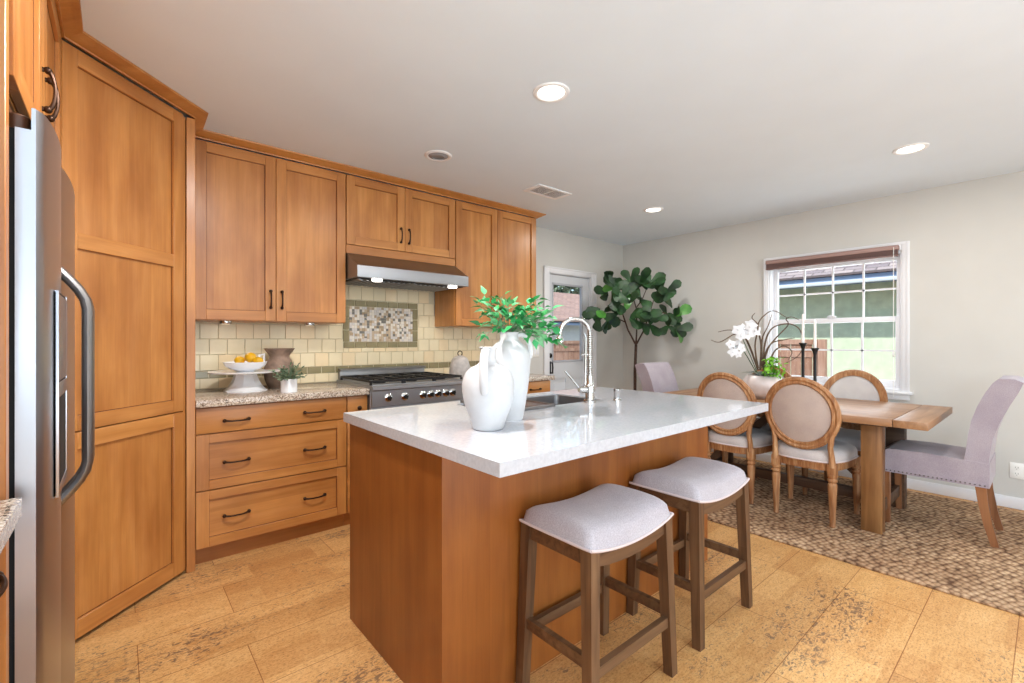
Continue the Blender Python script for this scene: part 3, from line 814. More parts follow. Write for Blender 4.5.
# ------------------------------------------------------------ range hood
t = thing('range_hood', 'stainless steel slanted range hood between the wall cabinets', 'range hood', (1.71, 3.38, 1.673)); ox, oy, oz = t.location
xa, xb = 1.247-ox, 2.176-ox
pf = [(Y1-.012-oy, 1.866-oz), (3.29-oy, 1.866-oz), (3.10-oy, 1.757-oz), (3.10-oy, 1.678-oz), (Y1-.012-oy, 1.678-oz)]
mb = MB(); mb.prism(pf, xa, xb, 'x'); mb.build('canopy', M['steel_dark'], t)
mb = MB(); mb.box(xa+.001, xb-.001, 3.094-oy, 3.104-oy, 1.676-oz, 1.758-oz, .002); mb.build('front_band', M['steel'], t)
mb = MB()
for i in range(2):
    a = xa+.04+i*.43
    mb.box(a, a+.012, 3.16-oy, 3.55-oy, -.008, .004, .002); mb.box(a+.388, a+.40, 3.16-oy, 3.55-oy, -.008, .004, .002)
    for k in range(9): mb.box(a+.02+k*.041, a+.038+k*.041, 3.18-oy, 3.53-oy, -.010, -.003, .002)
mb.build('baffle_filters', M['steel'], t)
MB().box(xa+.02, xb-.02, 3.15-oy, 3.56-oy, -.0015, .0045).build('filter_tray', M['black'], t)
for sx in (xa+.16, xb-.13):
    MB().lathe([(.034, -.014), (.036, -.008), (.036, .004)], (sx, 3.135-oy, 0), 20).build('hood_lamp', M['lamp'], t)
    light('hood_glow', 'AREA', (sx+ox, 3.135, 1.655), 1.0, (1, .88, .72), (0, 0, 0), .05)

# ------------------------------------------------------------ gas range
t = thing('gas_range', 'stainless steel gas range with black grates and a row of front knobs', 'range', (1.668, 2.96, 0)); ox, oy = 1.668, 2.96
RX = .382
mb = MB(); mb.box(-RX, RX, .01, .62, .1, .90, .003); mb.box(-RX+.02, RX-.02, .05, .6, 0, .1); mb.build('body', M['steel'], t)
mb = MB(); mb.prism([(.0, .785), (-.012, .79), (-.018, .895), (-.03, .905), (-.03, .925), (-.02, .93), (.64, .93), (.64, .9), (.0, .9)], -RX, RX, 'x'); mb.build('control_panel', M['steel'], t)
mb = MB(); mb.box(-RX+.02, RX-.02, -.012, .01, .2, .765, .006); od = mb.build('oven_door', M['steel'], t)
MB().tube([(-RX+.05, -.01, .70), (-RX+.05, -.055, .71), (RX-.05, -.055, .71), (RX-.05, -.01, .70)], .012, 10).build('oven_handle', M['chrome'], od)
mb = MB(); mb.box(-.362, .379, .625, .665, .90, 1.008, .003); mb.prism([(.60, 1.0), (.665, 1.0), (.665, 1.018), (.60, 1.012)], -.364, .381, 'x'); mb.build('backguard', M['steel_dark'], t)
MB().box(-RX+.02, RX-.02, .02, .6, .929, .934, .002).build('cooktop', M['steel'], t)
for gx in (-.25, 0, .25):
    mb = MB(); a, c, y0, y1 = gx-.118, gx+.118, .035, .575
    for yy in (y0, y1, (y0+y1)/2): mb.box(a, c, yy-.006, yy+.006, .95, .965, .002, 1)
    for xx in (a, c): mb.box(xx-.006, xx+.006, y0, y1, .95, .965, .002, 1)
    mb.box(gx-.005, gx+.005, y0, y1, .95, .966, .002, 1)
    for cy in (.165, .445):
        for k in range(4):
            an = PI/4+k*PI/2
            mb.bar((gx+.03*math.cos(an), cy+.03*math.sin(an), .958), (gx+.12*math.cos(an)*.95, cy+.13*math.sin(an), .958), .009, .014, side=(0, 0, 1))
    for xx in (a, c):
        for yy in (y0, y1): mb.box(xx-.007, xx+.007, yy-.007, yy+.007, .934, .952)
    mb.build('grate', M['black'], t)
    for cy in (.165, .445): MB().lathe([(.045, .934), (.045, .942), (.03, .944), (.03, .952), (.012, .954)], (gx, cy, 0), 20).build('burner', M['black'], t)
M['bezel'] = plain('polished_bezel', (210, 208, 205), .12, 1)
for px in (388, 404.5, 422.5, 430.2, 437.6, 445.3, 452):
    an = TH-math.atan((px-CX)/F); xk = 2.95/math.tan(an)-ox
    mm_ = Matrix.Translation((xk, -.0145, .845)) @ Matrix.Rotation(PI/2, 4, 'X')
    kb = MB().lathe([(.028, 0), (.028, .006), (.02, .012)], n=20, M=mm_).build('knob_bezel', M['bezel'], t)
    k2 = MB(); k2.lathe([(.014, .008), (.013, .03), (.011, .034)], n=18, M=mm_); k2.box(xk-.004, xk+.004, -.0145-.04, -.0145-.03, .828, .862, .002)
    k2.build('knob', M['black'], kb)

# ------------------------------------------------------------ island
t = thing('kitchen_island', 'large wooden kitchen island base with plain panelled sides', 'kitchen island', (1.66, 1.63, 0))
ISL = t
# countertop with sink cut-out
SX0, SX1, SY0, SY1 = 1.30, 2.03, 1.612, 1.96
def slab_hole(mb, x0, x1, y0, y1, hx0, hx1, hy0, hy1, z0, z1, r=.0):
    xs = [x0, hx0, hx1, x1]; ys = [y0, hy0, hy1, y1]
    V = {}
    for zi, z in enumerate((z0, z1)):
        for i, x in enumerate(xs):
            for j, y in enumerate(ys): V[i, j, zi] = mb.bm.verts.new((x, y, z))
    for i in range(3):
        for j in range(3):
            if i == j == 1: continue
            mb.bm.faces.new([V[i, j, 1], V[i+1, j, 1], V[i+1, j+1, 1], V[i, j+1, 1]])
            mb.bm.faces.new([V[i, j, 0], V[i, j+1, 0], V[i+1, j+1, 0], V[i+1, j, 0]])
    for k in range(3):
        for (a, c) in (((k, 0), (k+1, 0)), ((k+1, 3), (k, 3)), ((0, k+1), (0, k)), ((3, k), (3, k+1))):
            mb.bm.faces.new([V[a[0], a[1], 0], V[c[0], c[1], 0], V[c[0], c[1], 1], V[a[0], a[1], 1]])
    for a, c in (((1, 1), (2, 1)), ((2, 1), (2, 2)), ((2, 2), (1, 2)), ((1, 2), (1, 1))):
        mb.bm.faces.new([V[c[0], c[1], 0], V[a[0], a[1], 0], V[a[0], a[1], 1], V[c[0], c[1], 1]])
mb = MB(); slab_hole(mb, -.876, .868, -.368, .40, SX0-.02-1.66, SX1+.02-1.66, SY0-.02-1.63, SY1+.02-1.63, 0, .873); mb.build('body', M['island'], ISL)
mb = MB(); slab_hole(mb,   .768, 2.55, .950, 2.065, SX0, SX1, SY0, SY1, .8745, .914)
es = [e for e in mb.bm.edges if e.is_valid and len(e.link_faces) == 2 and e.calc_face_angle(0) > .5]
bmesh.ops.bevel(mb.bm, geom=es, offset=.0025, segments=2, affect='EDGES')
tag(mb.build('island_countertop', M['quartz']), 'glossy white quartz slab topping the kitchen island', 'countertop')
t = thing('sink', 'stainless steel sink set into the white island top behind the vases', 'sink', ((SX0+SX1)/2, (SY0+SY1)/2, .70)); ox, oy, oz = t.location
hx, hy = (SX1-SX0)/2-.001, (SY1-SY0)/2-.001
mb = MB()
zt = .9105-oz
def rr(hx, hy, r, z, n=6):
    out = []
    for cx_, cy_, a0 in ((hx-r, hy-r, 0), (-hx+r, hy-r, PI/2), (-hx+r, -hy+r, PI), (hx-r, -hy+r, 1.5*PI)):
        for k in range(n+1):
            a = a0+PI/2*k/n; out.append((cx_+r*math.cos(a), cy_+r*math.sin(a), z))
    return out
loops = [rr(hx, hy, .012, .872-oz), rr(hx, hy, .012, zt-.002), rr(hx-.008, hy-.008, .03, zt-.004), rr(hx-.012, hy-.012, .05, .74-oz), rr(hx-.05, hy-.05, .04, .712-oz), rr(.04, .04, .03, .708-oz)]
L2 = [[mb.bm.verts.new(p) for p in lp] for lp in loops]
for a, c in zip(L2, L2[1:]):
    for k in range(len(a)): mb.bm.faces.new((a[k], a[(k+1) % len(a)], c[(k+1) % len(a)], c[k]))
mb.bm.faces.new(L2[-1])
mb.build('basin', M['steel_dark'], t, sharp=50)
MB().lathe([(.04, 0), (.042, .004), (.03, .006), (.012, .002)], (0, 0, .708-oz), 24).build('drain', M['chrome'], t)
# cutting board resting over the left part of the sink
M['board'] = wood('dark_board', (58, 40, 32), (84, 60, 50), (104, 78, 64), 'y', coat=.3)
t = thing('sink_tray', 'dark metal-rimmed board lying across the left half of the sink', 'tray', (1.46, 1.786, .915))
mb = MB(); mb.box(-.10, .155, -.20, .20, .001, .008, .002); mb.build('board', M['board'], t)
mb = MB()
for q in ((-.11, -.10, -.21, .21), (.155, .165, -.21, .21), (-.11, .165, -.21, -.20), (-.11, .165, .20, .21)): mb.box(*q, 0, .013, .002)
mb.build('rim', M['steel_dark'], t)

# faucet
t = thing('faucet', 'tall chrome gooseneck spring faucet standing at the island sink', 'faucet', (1.878, 1.572, .914))
MB().lathe([(.034, 0), (.034, .01), (.026, .016), (.024, .05), (.028, .055), (.028, .085), (.02, .095), (.017, .14)], n=24).build('base', M['chrome'], t)
# neck plane runs toward the basin
dirv = Vector((-.80, .60, 0))
pts = [Vector((0, 0, .10)), Vector((0, 0, .25)), Vector((0, 0, .35))]
R_ = .079
for k in range(1, 13):
    a = PI*k/12; pts.append(Vector((0, 0, .358)) + dirv*(R_-R_*math.cos(a)) + Vector((0, 0, R_*math.sin(a))))
pts.append(pts[-1]+Vector((0, 0, -.012)))
MB().tube(pts, .0115, 12).build('gooseneck', M['chrome'], t)
e = pts[-1]
MB().tube([e, e+Vector((0, 0, -.005)), e+Vector((0, 0, -.03)), e+Vector((0, 0, -.04))], [.013, .017, .02, .016], 14).build('spray_head', M['chrome'], t)
mb = MB()
for k in range(26): 
    p = Vector((0, 0, .14+k*.0095)); mb.lathe([(.013, -.003), (.0165, 0), (.013, .003)], p, 12, cap=False)
mb.build('spring', M['chrome'], t)
mb = MB(); mb.tube([tuple(dirv*.026+Vector((0, 0, .05))), tuple(dirv*.022+Vector((0, 0, .34))), tuple(dirv*.03+Vector((0, 0, .36)))], .0055, 8); mb.tube([(0, 0, .25), tuple(dirv*.045+Vector((0, 0, .25)))], .006, 8)
mb.build('holder_arm', M['chrome'], t)
mb = MB(); mb.tube([(0, 0, .068), (-.045, .015, .068), (-.062, .02, .07)], [.016, .018, .014], 12); mb.tube([(-.055, .018, .07), (-.085, .045, .12), (-.115, .07, .165)], [.005, .0045, .004], 8)
mb.build('lever', M['chrome'], t)
tag(MB().lathe([(.022, 0), (.022, .006), (.018, .01), (.018, .05), (.0195, .052), (.0195, .062), (.015, .066)], n=24).build('air_gap_cap', M['chrome'], loc=(2.035, 1.515, .914)), 'short chrome cylinder cap right of the faucet on the island', 'sink cap')

# ------------------------------------------------------------ vases on the island
def smooth_prof(p, n=5):
    out = []
    for i in range(len(p)-1):
        p0 = p[max(i-1, 0)]; p1 = p[i]; p2 = p[i+1]; p3 = p[min(i+2, len(p)-1)]
        for k in range(n):
            t_ = k/n
            f = lambda a, b, c, d: .5*((2*b)+(-a+c)*t_+(2*a-5*b+4*c-d)*t_*t_+(-a+3*b-3*c+d)*t_**3)
            out.append((max(.001, f(p0[0], p1[0], p2[0], p3[0])), f(p0[1], p1[1], p2[1], p3[1])))
    out.append(p[-1]); return out
vp = at(488.2, 425, 1.695)
t = thing('jug_vase', 'shorter white ceramic jug with a narrow neck and strap handle facing the camera', 'vase', (vp.x, vp.y, .914), TH-PI/2)
pr = smooth_prof([(.05, 0), (.057, .006), (.066, .035), (.083, .08), (.0925, .12), (.0955, .165), (.086, .2), (.068, .222), (.042, .236), (.030, .25), (.0285, .27), (.029, .29), (.034, .299)])
inner = [(.030, .301), (.024, .295), (.024, .25), (.05, .21)]
prr = [(r + (.0006*math.sin(z*420) if .04 < z < .2 else 0), z) for r, z in pr]
MB().lathe(prr+inner, n=48).build('body', M['ceramic'], t)
pts = [(-.006, -.028, .288), (-.008, -.052, .29), (-.010, -.083, .272), (-.011, -.098, .235), (-.011, -.10, .19), (-.010, -.095, .15), (-.009, -.088, .135)]
MB().tube([p for p in pts], [.014, .0145, .015, .0155, .0155, .015, .013], 12, flat=(1, .55)).build('handle', M['ceramic'], t)
vp = at(509, 415, 1.905)
t = thing('tall_vase', 'taller white ceramic vase holding the green leafy sprays', 'vase', (vp.x, vp.y, .914), TH-PI/2)
pr = smooth_prof([(.052, 0), (.058, .006), (.07, .07), (.08, .14), (.087, .21), (.088, .25), (.078, .285), (.058, .31), (.043, .322), (.038, .335), (.038, .35), (.042, .358)])
MB().lathe(pr+[(.037, .358), (.033, .35), (.033, .32), (.06, .29)], n=48).build('body', M['ceramic'], t)
pts = [(.034, 0, .345), (.05, 0, .35), (.074, 0, .335), (.088, 0, .30), (.09, 0, .27), (.08, 0, .245)]
MB().tube(pts, .011, 10, flat=(.7, 1)).build('handle', M['ceramic'], t)
# leafy sprays in the tall vase
random.seed(11)
def spray(name, label, base, tips, leafmats, ln, wd, per, loc, cat='foliage', stemmat=None, shape='point', spread=.9):
    t = thing(name, label, cat, loc); B = Vector(base)-Vector(loc)
    st = MB(); lf = MB()
    for tip in tips:
        E = Vector(tip)-Vector(loc); mid = (B+E)/2+Vector((0, 0, .03+.25*abs(E.z-B.z)*.2))
        P = [B*(1-u)**2+mid*2*u*(1-u)+E*u*u for u in [i/8 for i in range(9)]]
        st.tube(P, [.0022-.0014*i/8 for i in range(9)], 5)
        for k in range(per):
            u = .35+.65*(k+random.random()*.5)/per
            c = B*(1-u)**2+mid*2*u*(1-u)+E*u*u
            d = Vector((random.uniform(-1, 1), random.uniform(-1, 1), random.uniform(-.5, .8)))+(E-B).normalized()*.5
            lf.mi = random.randrange(len(leafmats))
            q = c+d.normalized()*random.uniform(.004, .02)
            st.tube([c, q], .0008, 4)
            s = random.uniform(.75, 1.2)
            lf.leaf(q, d, Vector((random.uniform(-.6, .6), random.uniform(-.6, .6), 1)), ln*s, wd*s, .2, .35, shape)
    st.build('stems', stemmat or M['leaf_sage'], t); lf.build('leaves', leafmats, t)
    return t
top = Vector((vp.x, vp.y, 1.262))
tl = [(478, 300, 1.92), (483, 297, 1.86), (490, 310, 1.78), (493, 299, 1.95), (501, 296, 1.88), (508, 303, 1.80), (516, 301, 1.96), (521, 310, 1.85), (487, 322, 1.90), (496, 330, 1.80),
      (538, 299, 1.90), (541, 306, 1.84), (546, 316, 1.92), (552, 318, 1.86), (556, 330, 1.90), (559, 338, 1.85), (543, 337, 1.93), (533, 318, 1.82), (480, 327, 1.92), (518, 325, 1.78), (530, 305, 2.02), (504, 312, 2.02), (548, 326, 1.98), (526, 325, 1.94),
      (563, 344, 1.92), (567, 347, 1.9), (560, 334, 1.95), (553, 322, 1.92), (550, 330, 1.84), (545, 309, 1.96), (540, 322, 1.9), (474, 303, 1.93), (484, 315, 1.95), (478, 336, 1.9), (550, 312, 1.88), (544, 330, 1.9)]
M['leaf_mint'] = leafmat('mint_leaf', (60, 170, 100), (150, 214, 160), .42)
M['leaf_mid'] = leafmat('mid_green_leaf', (24, 112, 58), (60, 160, 84), .42)
spray('leafy_spray', 'bright green leafy branches fanning out of the taller white vase', top, [at(*q) for q in tl], [M['leaf_bright'], M['leaf_mint'], M['leaf_mid']], 0.044, .029, 7, (vp.x, vp.y, 1.262))
for o in bpy.data.objects:
    if o.name == 'leafy_spray':
        s = MB(); z0 = -.30
        for k in range(6): s.tube([(0.006*math.cos(k), .006*math.sin(k), 0.0), (.02*math.cos(k*1.1), .02*math.sin(k*1.1), -.1)], .002, 5)
        s.build('cut_stems', M['leaf_sage'], o)

# ------------------------------------------------------------ things on the granite counter
cs = at(245.5, 388, 2.95)
t = thing('cake_stand', 'wide white cake stand with an octagonal pedestal on the granite counter', 'cake stand', (cs.x, cs.y, .914), TH-PI/2+PI/8)
MB().lathe([(.124, 0), (.124, .006), (.115, .012), (.098, .03), (.078, .065), (.066, .10), (.064, .116)], n=8).build('pedestal', M['glazed'], t)
MB().lathe([(.03, .112), (.15, .114), (.203, .12), (.207, .126), (.203, .129), (.02, .123)], n=48).build('plate', M['glazed'], t)
t = thing('fruit_bowl', 'white porcelain bowl of lemons standing on the cake stand', 'bowl', (cs.x, cs.y, .914+.1235))
MB().lathe([(.05, 0), (.052, .006), (.085, .018), (.112, .038), (.124, .062), (.121, .063), (.108, .042), (.08, .024), (.02, .012)], n=40).build('basin', M['glazed'], t)
MB().tube([at(258.5, 364, 3.0)-Vector(t.location), at(259.5, 355, 3.02)-Vector(t.location), at(264, 354, 3.04)-Vector(t.location), at(264, 362, 3.06)-Vector(t.location)], .007, 8).build('handle', M['glazed'], t)
for i, (px, py, r, lb) in enumerate(((250.5, 357.5, .032, 'topmost lemon, the largest, in the middle of the white bowl'), (239.5, 360.5, .027, 'flatter lemon at the left of the white bowl'), (258, 360.8, .025, 'small lemon at the right of the white bowl'))):
    p = at(px, py, 2.93)
    s = MB().lathe(smooth_prof([(.001, -1.25*r), (.25*r, -1.15*r), (.75*r, -.75*r), (r, 0), (.75*r, .75*r), (.25*r, 1.15*r), (.001, 1.25*r)], 3), n=20, cap=False, M=Matrix.Rotation(PI/2, 4, 'Y') @ Matrix.Rotation(.2*i, 4, 'X'))
    tag(s.build('lemon', M['lemon'], loc=(p.x, p.y, p.z), rz=TH-PI/2+.5*i-.3), lb, 'lemon', 'lemons in the white bowl')
uv = at(279.5, 384, 3.20)
tag(MB().lathe(smooth_prof([(.068, 0), (.072, .004), (.09, .05), (.097, .10), (.092, .145), (.075, .185), (.064, .205), (.066, .222), (.085, .25), (.098, .268)])+[(.09, .268), (.06, .225), (.058, .2), (.07, .17)], n=40)
    .build('urn', M['stoneware'], loc=(uv.x, uv.y, .914)), 'brown-grey stoneware urn with a flared rim behind the small potted plant', 'urn')
pp = at(289, 388, 2.87)
t = thing('potted_plant', 'small sage green plant in a white cylinder pot on the granite counter', 'potted plant', (pp.x, pp.y, .914))
MB().lathe([(.044, 0), (.047, .003), (.047, .086), (.043, .086), (.042, .07), (.01, .07)], n=32).build('pot', M['glazed'], t)
lf = MB(); st = MB()
random.seed(3)
for k in range(46):
    a = random.uniform(0, 2*PI); e = random.uniform(.1, 1.3); L3 = random.uniform(.07, .125)
    d = Vector((math.cos(a)*math.cos(e), math.sin(a)*math.cos(e), math.sin(e)*.85)); b0 = Vector((0, 0, .08))
    st.tube([b0, b0+d*L3*.5+Vector((0, 0, .01)), b0+d*L3], .001, 4)
    for q in range(8):
        c = b0+d*L3*(.3+.1*q); dd = d+Vector((random.uniform(-1, 1), random.uniform(-1, 1), random.uniform(-.6, .8)))
        lf.leaf(c, dd, (random.uniform(-1, 1), random.uniform(-1, 1), 1), .022, .009, .1, .2, 'oval')
st.build('stems', M['leaf_sage'], t); lf.build('leaves', M['leaf_sage'], t)
gj = at(460, 372, 3.86)
t = thing('gourd_jar', 'pale grey gourd-shaped lidded jar on the counter right of the range', 'jar', (gj.x, min(gj.y, 3.53), .914))
MB().lathe(smooth_prof([(.06, 0), (.082, .012), (.09, .05), (.086, .10), (.072, .15), (.055, .178), (.03, .193), (.008, .198)]), n=36).build('body', M['grey_gourd'], t)
MB().tube([(.022*math.cos(a), 0, .214+.02*math.sin(a)) for a in [2*PI*i/14 for i in range(15)]], .004, 6).build('ring', M['bronze'], t)
tag(MB().lathe(smooth_prof([(.03, 0), (.05, .012), (.06, .035), (.062, .05)])+[(.057, .05), (.05, .03), (.02, .012)], n=28).build('wooden_bowl', M['chair_leg'], loc=(2.72, 3.50, .914)), 'small brown wooden bowl beside the grey gourd jar', 'bowl')

# ------------------------------------------------------------ counter stools
def make_stool():
    t = thing('counter_stool', '', 'stool')
    # seat: saddle cushion, dips along the long (x) axis
    sx, sy = .238, .166
    def shape(zb, th_, ex, mb, n=20, m=14, crown=.02):
        def bottom(x): return zb-.03*(1-(x/sx)**2)
        V = {}
        def P(u, v, k):   # superellipse border handled by rounding corners
            x = (2*u-1); y = (2*v-1)
            X_ = x*sx; Y_ = y*sy
            rr_ = .13; 
            cx_ = max(0, abs(x)-(1-rr_)); cy_ = max(0, abs(y)-(1-rr_*1.4))
            return X_, Y_, x, y
        def top(u, v):
            X_, Y_, x, y = P(u, v, 1)
            ed = (1-abs(x)**7)*(1-abs(y)**5)
            ed = max(0, ed)**.33
            z = bottom(X_)+th_*ed*(.86+.14*(1-y*y))
            q = 1-.015*(abs(x)*abs(y))**6
            return Vector((X_*q, Y_*q, z))
        def bot(u, v):
            X_, Y_, x, y = P(u, v, 0); q = 1-.015*(abs(x)*abs(y))**6
            return Vector((X_*q, Y_*q, bottom(X_)))
        mb.grid(top, n, m); mb.grid(lambda u, v: bot(1-u, v), n, m)
        bmesh.ops.remove_doubles(mb.bm, verts=mb.bm.verts, dist=1e-4)
        return bottom, bot
    mb = MB(); bottom, bot = shape(.59, .084, 0, mb, 26, 20)
    seat = mb.build('seat', M['linen_stool'], t, sharp=80)
    p = MB(); pts = [bot(i/20, 0) for i in range(21)]+[bot(1, i/14) for i in range(1, 15)]+[bot(1-i/20, 1) for i in range(1, 21)]+[bot(0, 1-i/14) for i in range(1, 15)]
    p.tube([q+Vector((0, 0, .002)) for q in pts], .005, 6); p.build('piping', M['piping'], seat)
    # aprons
    mb = MB()
    for s_ in (-1, 1):
        y = s_*(sy-.022); n = 14
        for i in range(n):
            xa_, xb_ = -sx+.02+(2*sx-.04)*i/n, -sx+.02+(2*sx-.04)*(i+1)/n
            za, zb_ = bottom(xa_)-.002, bottom(xb_)-.002
            V = [mb.bm.verts.new(c) for c in ((xa_, y-.01, za-.05), (xb_, y-.01, zb_-.05), (xb_, y-.01, zb_), (xa_, y-.01, za), (xa_, y+.01, za-.05), (xb_, y+.01, zb_-.05), (xb_, y+.01, zb_), (xa_, y+.01, za))]
            for f in ((0, 1, 2, 3), (5, 4, 7, 6), (0, 4, 5, 1), (3, 2, 6, 7)): mb.bm.faces.new([V[k] for k in f])
        x = s_*(sx-.022); mb.box(x-.01, x+.01, -sy+.03, sy-.03, .535, .585)
    bmesh.ops.remove_doubles(mb.bm, verts=mb.bm.verts, dist=1e-5)
    mb.build('apron', M['stool_wood_x'], t)
    tops = {}
    for ax in (-1, 1):
        for ay in (-1, 1):
            a = Vector((ax*(sx-.028), ay*(sy-.026), .586)); c = Vector((ax*(sx-.010), ay*(sy-.008), 0))
            MB().bar(c, a, .036, .036, .044, .044).build('leg', M['stool_wood'], t); tops[ax, ay] = (a, c)
    def on(ax, ay, z): a, c = tops[ax, ay]; return c+(a-c)*(z/.586)
    for ay in (-1, 1): MB().bar(on(-1, ay, .20), on(1, ay, .20), .022, .036, side=(0, 1, 0)).build('stretcher', M['stool_wood_x'], t)
    for ax in (-1, 1): MB().bar(on(ax, -1, .232), on(ax, 1, .232), .022, .036, side=(1, 0, 0)).build('stretcher', M['stool_wood_x'], t)
    return t
st1 = make_stool(); st1.location = (1.335, 1.080, 0)
st1['label'] = 'backless wooden counter stool with lilac-grey saddle seat, the nearer of the two'
st1['group'] = 'counter stools at the island'
copy_tree(st1, (2.003, 1.082, 0), 0, 'backless wooden counter stool with saddle seat, the farther one toward the dining table')

# ------------------------------------------------------------ rug
t = MB(); RX0, RX1, RY0, RY1 = 3.085, 4.90, -.45, 2.75
t.box(RX0, RX1, RY0, RY1, 0.001, .012, .004)
t.tube([(RX0, RY0, .006), (RX1, RY0, .006), (RX1, RY1, .006), (RX0, RY1, .006), (RX0, RY0, .006)], .0055, 8)
tag(t.build('jute_rug', M['jute']), 'large chunky braided jute rug under the dining table', 'rug')
RZ = .0125

# ------------------------------------------------------------ dining table
TX0, TX1, TY0, TY1, TZ = 3.54, 4.54, .462, 2.31, .76
t = thing('dining_table', 'long light brown wooden trestle dining table with breadboard ends', 'table', (4.04, 1.38, RZ)); O = t.location
dx, dy = O.x, O.y
mb = MB(); mb.box(TX0-dx, TX1-dx, TY0+.163-dy, TY1-.163-dy, TZ-.045-RZ, TZ-RZ, .003); mb.build('tabletop', M['table_y'], t)
for a, c in ((TY0, TY0+.16), (TY1-.16, TY1)):
    MB().box(TX0-dx, TX1-dx, a-dy, c-dy, TZ-.045-RZ, TZ-RZ, .003).build('breadboard_end', M['table_x'], t)
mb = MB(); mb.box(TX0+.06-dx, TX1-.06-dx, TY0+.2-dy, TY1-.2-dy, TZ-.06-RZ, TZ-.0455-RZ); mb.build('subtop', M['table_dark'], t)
for yy in (.75, 2.01):
    for xx in (3.70, 4.38):
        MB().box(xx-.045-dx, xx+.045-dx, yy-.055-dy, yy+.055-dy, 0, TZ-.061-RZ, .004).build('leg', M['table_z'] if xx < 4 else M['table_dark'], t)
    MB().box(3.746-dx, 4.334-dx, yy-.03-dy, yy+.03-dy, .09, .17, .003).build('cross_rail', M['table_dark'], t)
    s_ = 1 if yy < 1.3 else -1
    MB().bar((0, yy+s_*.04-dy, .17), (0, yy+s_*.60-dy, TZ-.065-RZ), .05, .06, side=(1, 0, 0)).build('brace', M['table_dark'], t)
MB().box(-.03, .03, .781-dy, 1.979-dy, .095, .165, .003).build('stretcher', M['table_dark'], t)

# ------------------------------------------------------------ oval back chairs
def turned_leg(x, y, ztop, rear=False):
    pr = smooth_prof([(.013, 0), (.017, .008), (.014, .02), (.015, .03), (.022, .22), (.0245, .28), (.019, .295), (.025, .305), (.027, .315), (.02, .325), (.026, .335), (.028, .35)], 3)
    k = (ztop-.06)/.35
    return MB().lathe([(r*1.12, z*k) for r, z in pr], (x, y, 0), 14).box(x-.026, x+.026, y-.026, y+.026, ztop-.062, ztop+.01, .006)
def make_round_chair(back_mat, wood_m):
    t = thing('dining_chair', '', 'chair')
    # local: faces +y, back at -y
    ZS = .415
    def plan(s_=1.0, n=40, w0=.205, w1=.255, d=.25):
        out = []
        for i in range(n):
            a = 2*PI*i/n; ca, sa = math.cos(a), math.sin(a)
            e = .62
            x = math.copysign(abs(ca)**e, ca); y = math.copysign(abs(sa)**e, sa)
            wd = w0+(w1-w0)*(y+1)/2
            out.append((x*wd*s_, y*d*s_))
        return out
    def stack(mb, levels):
        rings = [[mb.bm.verts.new((x, y, z)) for x, y in plan(s_)] for s_, z in levels]
        for a, c in zip(rings, rings[1:]):
            for k in range(len(a)): mb.bm.faces.new((a[k], a[(k+1) % len(a)], c[(k+1) % len(a)], c[k]))
        mb.bm.faces.new(rings[0][::-1]); mb.bm.faces.new(rings[-1])
    mb = MB(); stack(mb, [(.94, ZS-.052), (.955, ZS-.04), (.965, ZS-.01), (.985, ZS-.004), (.975, ZS+.004)]); mb.build('seat_rail', wood_m, t)
    mb = MB(); stack(mb, [(.965, ZS+.004), (.985, ZS+.02), (.98, ZS+.045), (.94, ZS+.066), (.86, ZS+.079), (.7, ZS+.088), (.4, ZS+.094), (.1, ZS+.096)]); s_ = mb.build('seat', M['linen_seat'], t)
    p = MB(); p.tube([(x, y, ZS+.006) for x, y in plan(.985)]+[(plan(.985)[0][0], plan(.985)[0][1], ZS+.006)], .005, 6); p.build('piping', M['piping'], s_)
    for x, y in ((-.17, -.205), (.17, -.205), (-.21, .195), (.21, .195)):
        turned_leg(x, y, ZS-.01).build('leg', wood_m, t)
    # back: oval frame tilted
    A, B_ = .205, .222; zc = .735; tilt = .16
    def bk(x, z, o=0): return Vector((x, -.225-(z-.43)*tilt-o+.05*(x/.22)**2*0.5, z))
    mb = MB(); n = 48
    rings = []
    sec = [(-.026, -.012), (-.026, .008), (-.018, .019), (-.004, .015), (.008, .021), (.022, .014), (.026, .0), (.022, -.016), (0, -.02)]
    for i in range(n):
        a = 2*PI*i/n
        ring = []
        for du, do in sec:
            x = (A+du)*math.cos(a); z = zc+(B_+du)*math.sin(a); ring.append(mb.bm.verts.new(bk(x, z, do)))
        rings.append(ring)
    for i in range(n):
        a, c = rings[i], rings[(i+1) % n]
        for k in range(len(sec)): mb.bm.faces.new((a[k], a[(k+1) % len(sec)], c[(k+1) % len(sec)], c[k]))
    mb.build('back_frame', wood_m, t)
    mb = MB()
    for sg in (1, -1):
        rs = []
        for j in range(9):
            q = j/8
            rs.append([mb.bm.verts.new(bk((A-.024)*q*math.cos(2*PI*i/32)+0, zc+(B_-.024)*q*math.sin(2*PI*i/32), sg*(.004+.018*(1-q*q)))) for i in range(32)] if j else [mb.bm.verts.new(bk(0, zc, sg*.022))])
        for i in range(32): mb.bm.faces.new((rs[0][0], rs[1][i], rs[1][(i+1) % 32]))
        for j in range(1, 8):
            for i in range(32): mb.bm.faces.new((rs[j][i], rs[j+1][i], rs[j+1][(i+1) % 32], rs[j][(i+1) % 32]))
    mb.build('back_pad', back_mat, t)
    for sg in (-1, 1):
        P = [Vector((sg*.172, -.213, ZS-.02)), Vector((sg*.170, -.222, .46)), Vector((sg*.166, -.236, .52)), bk(sg*.172, .585), bk(sg*.186, .64)]
        MB().tube(P, [.026, .021, .020, .021, .018], 10, flat=(1, .8)).build('back_post', wood_m, t)
    return t
ch = make_round_chair(M['linen_chair'], M['chair_wood'])
G = 'oval-backed dining chairs around the table'
ch['group'] = G
ch.location = (3.765, 1.104, RZ); ch.rotation_euler = (0, 0, -PI/2)
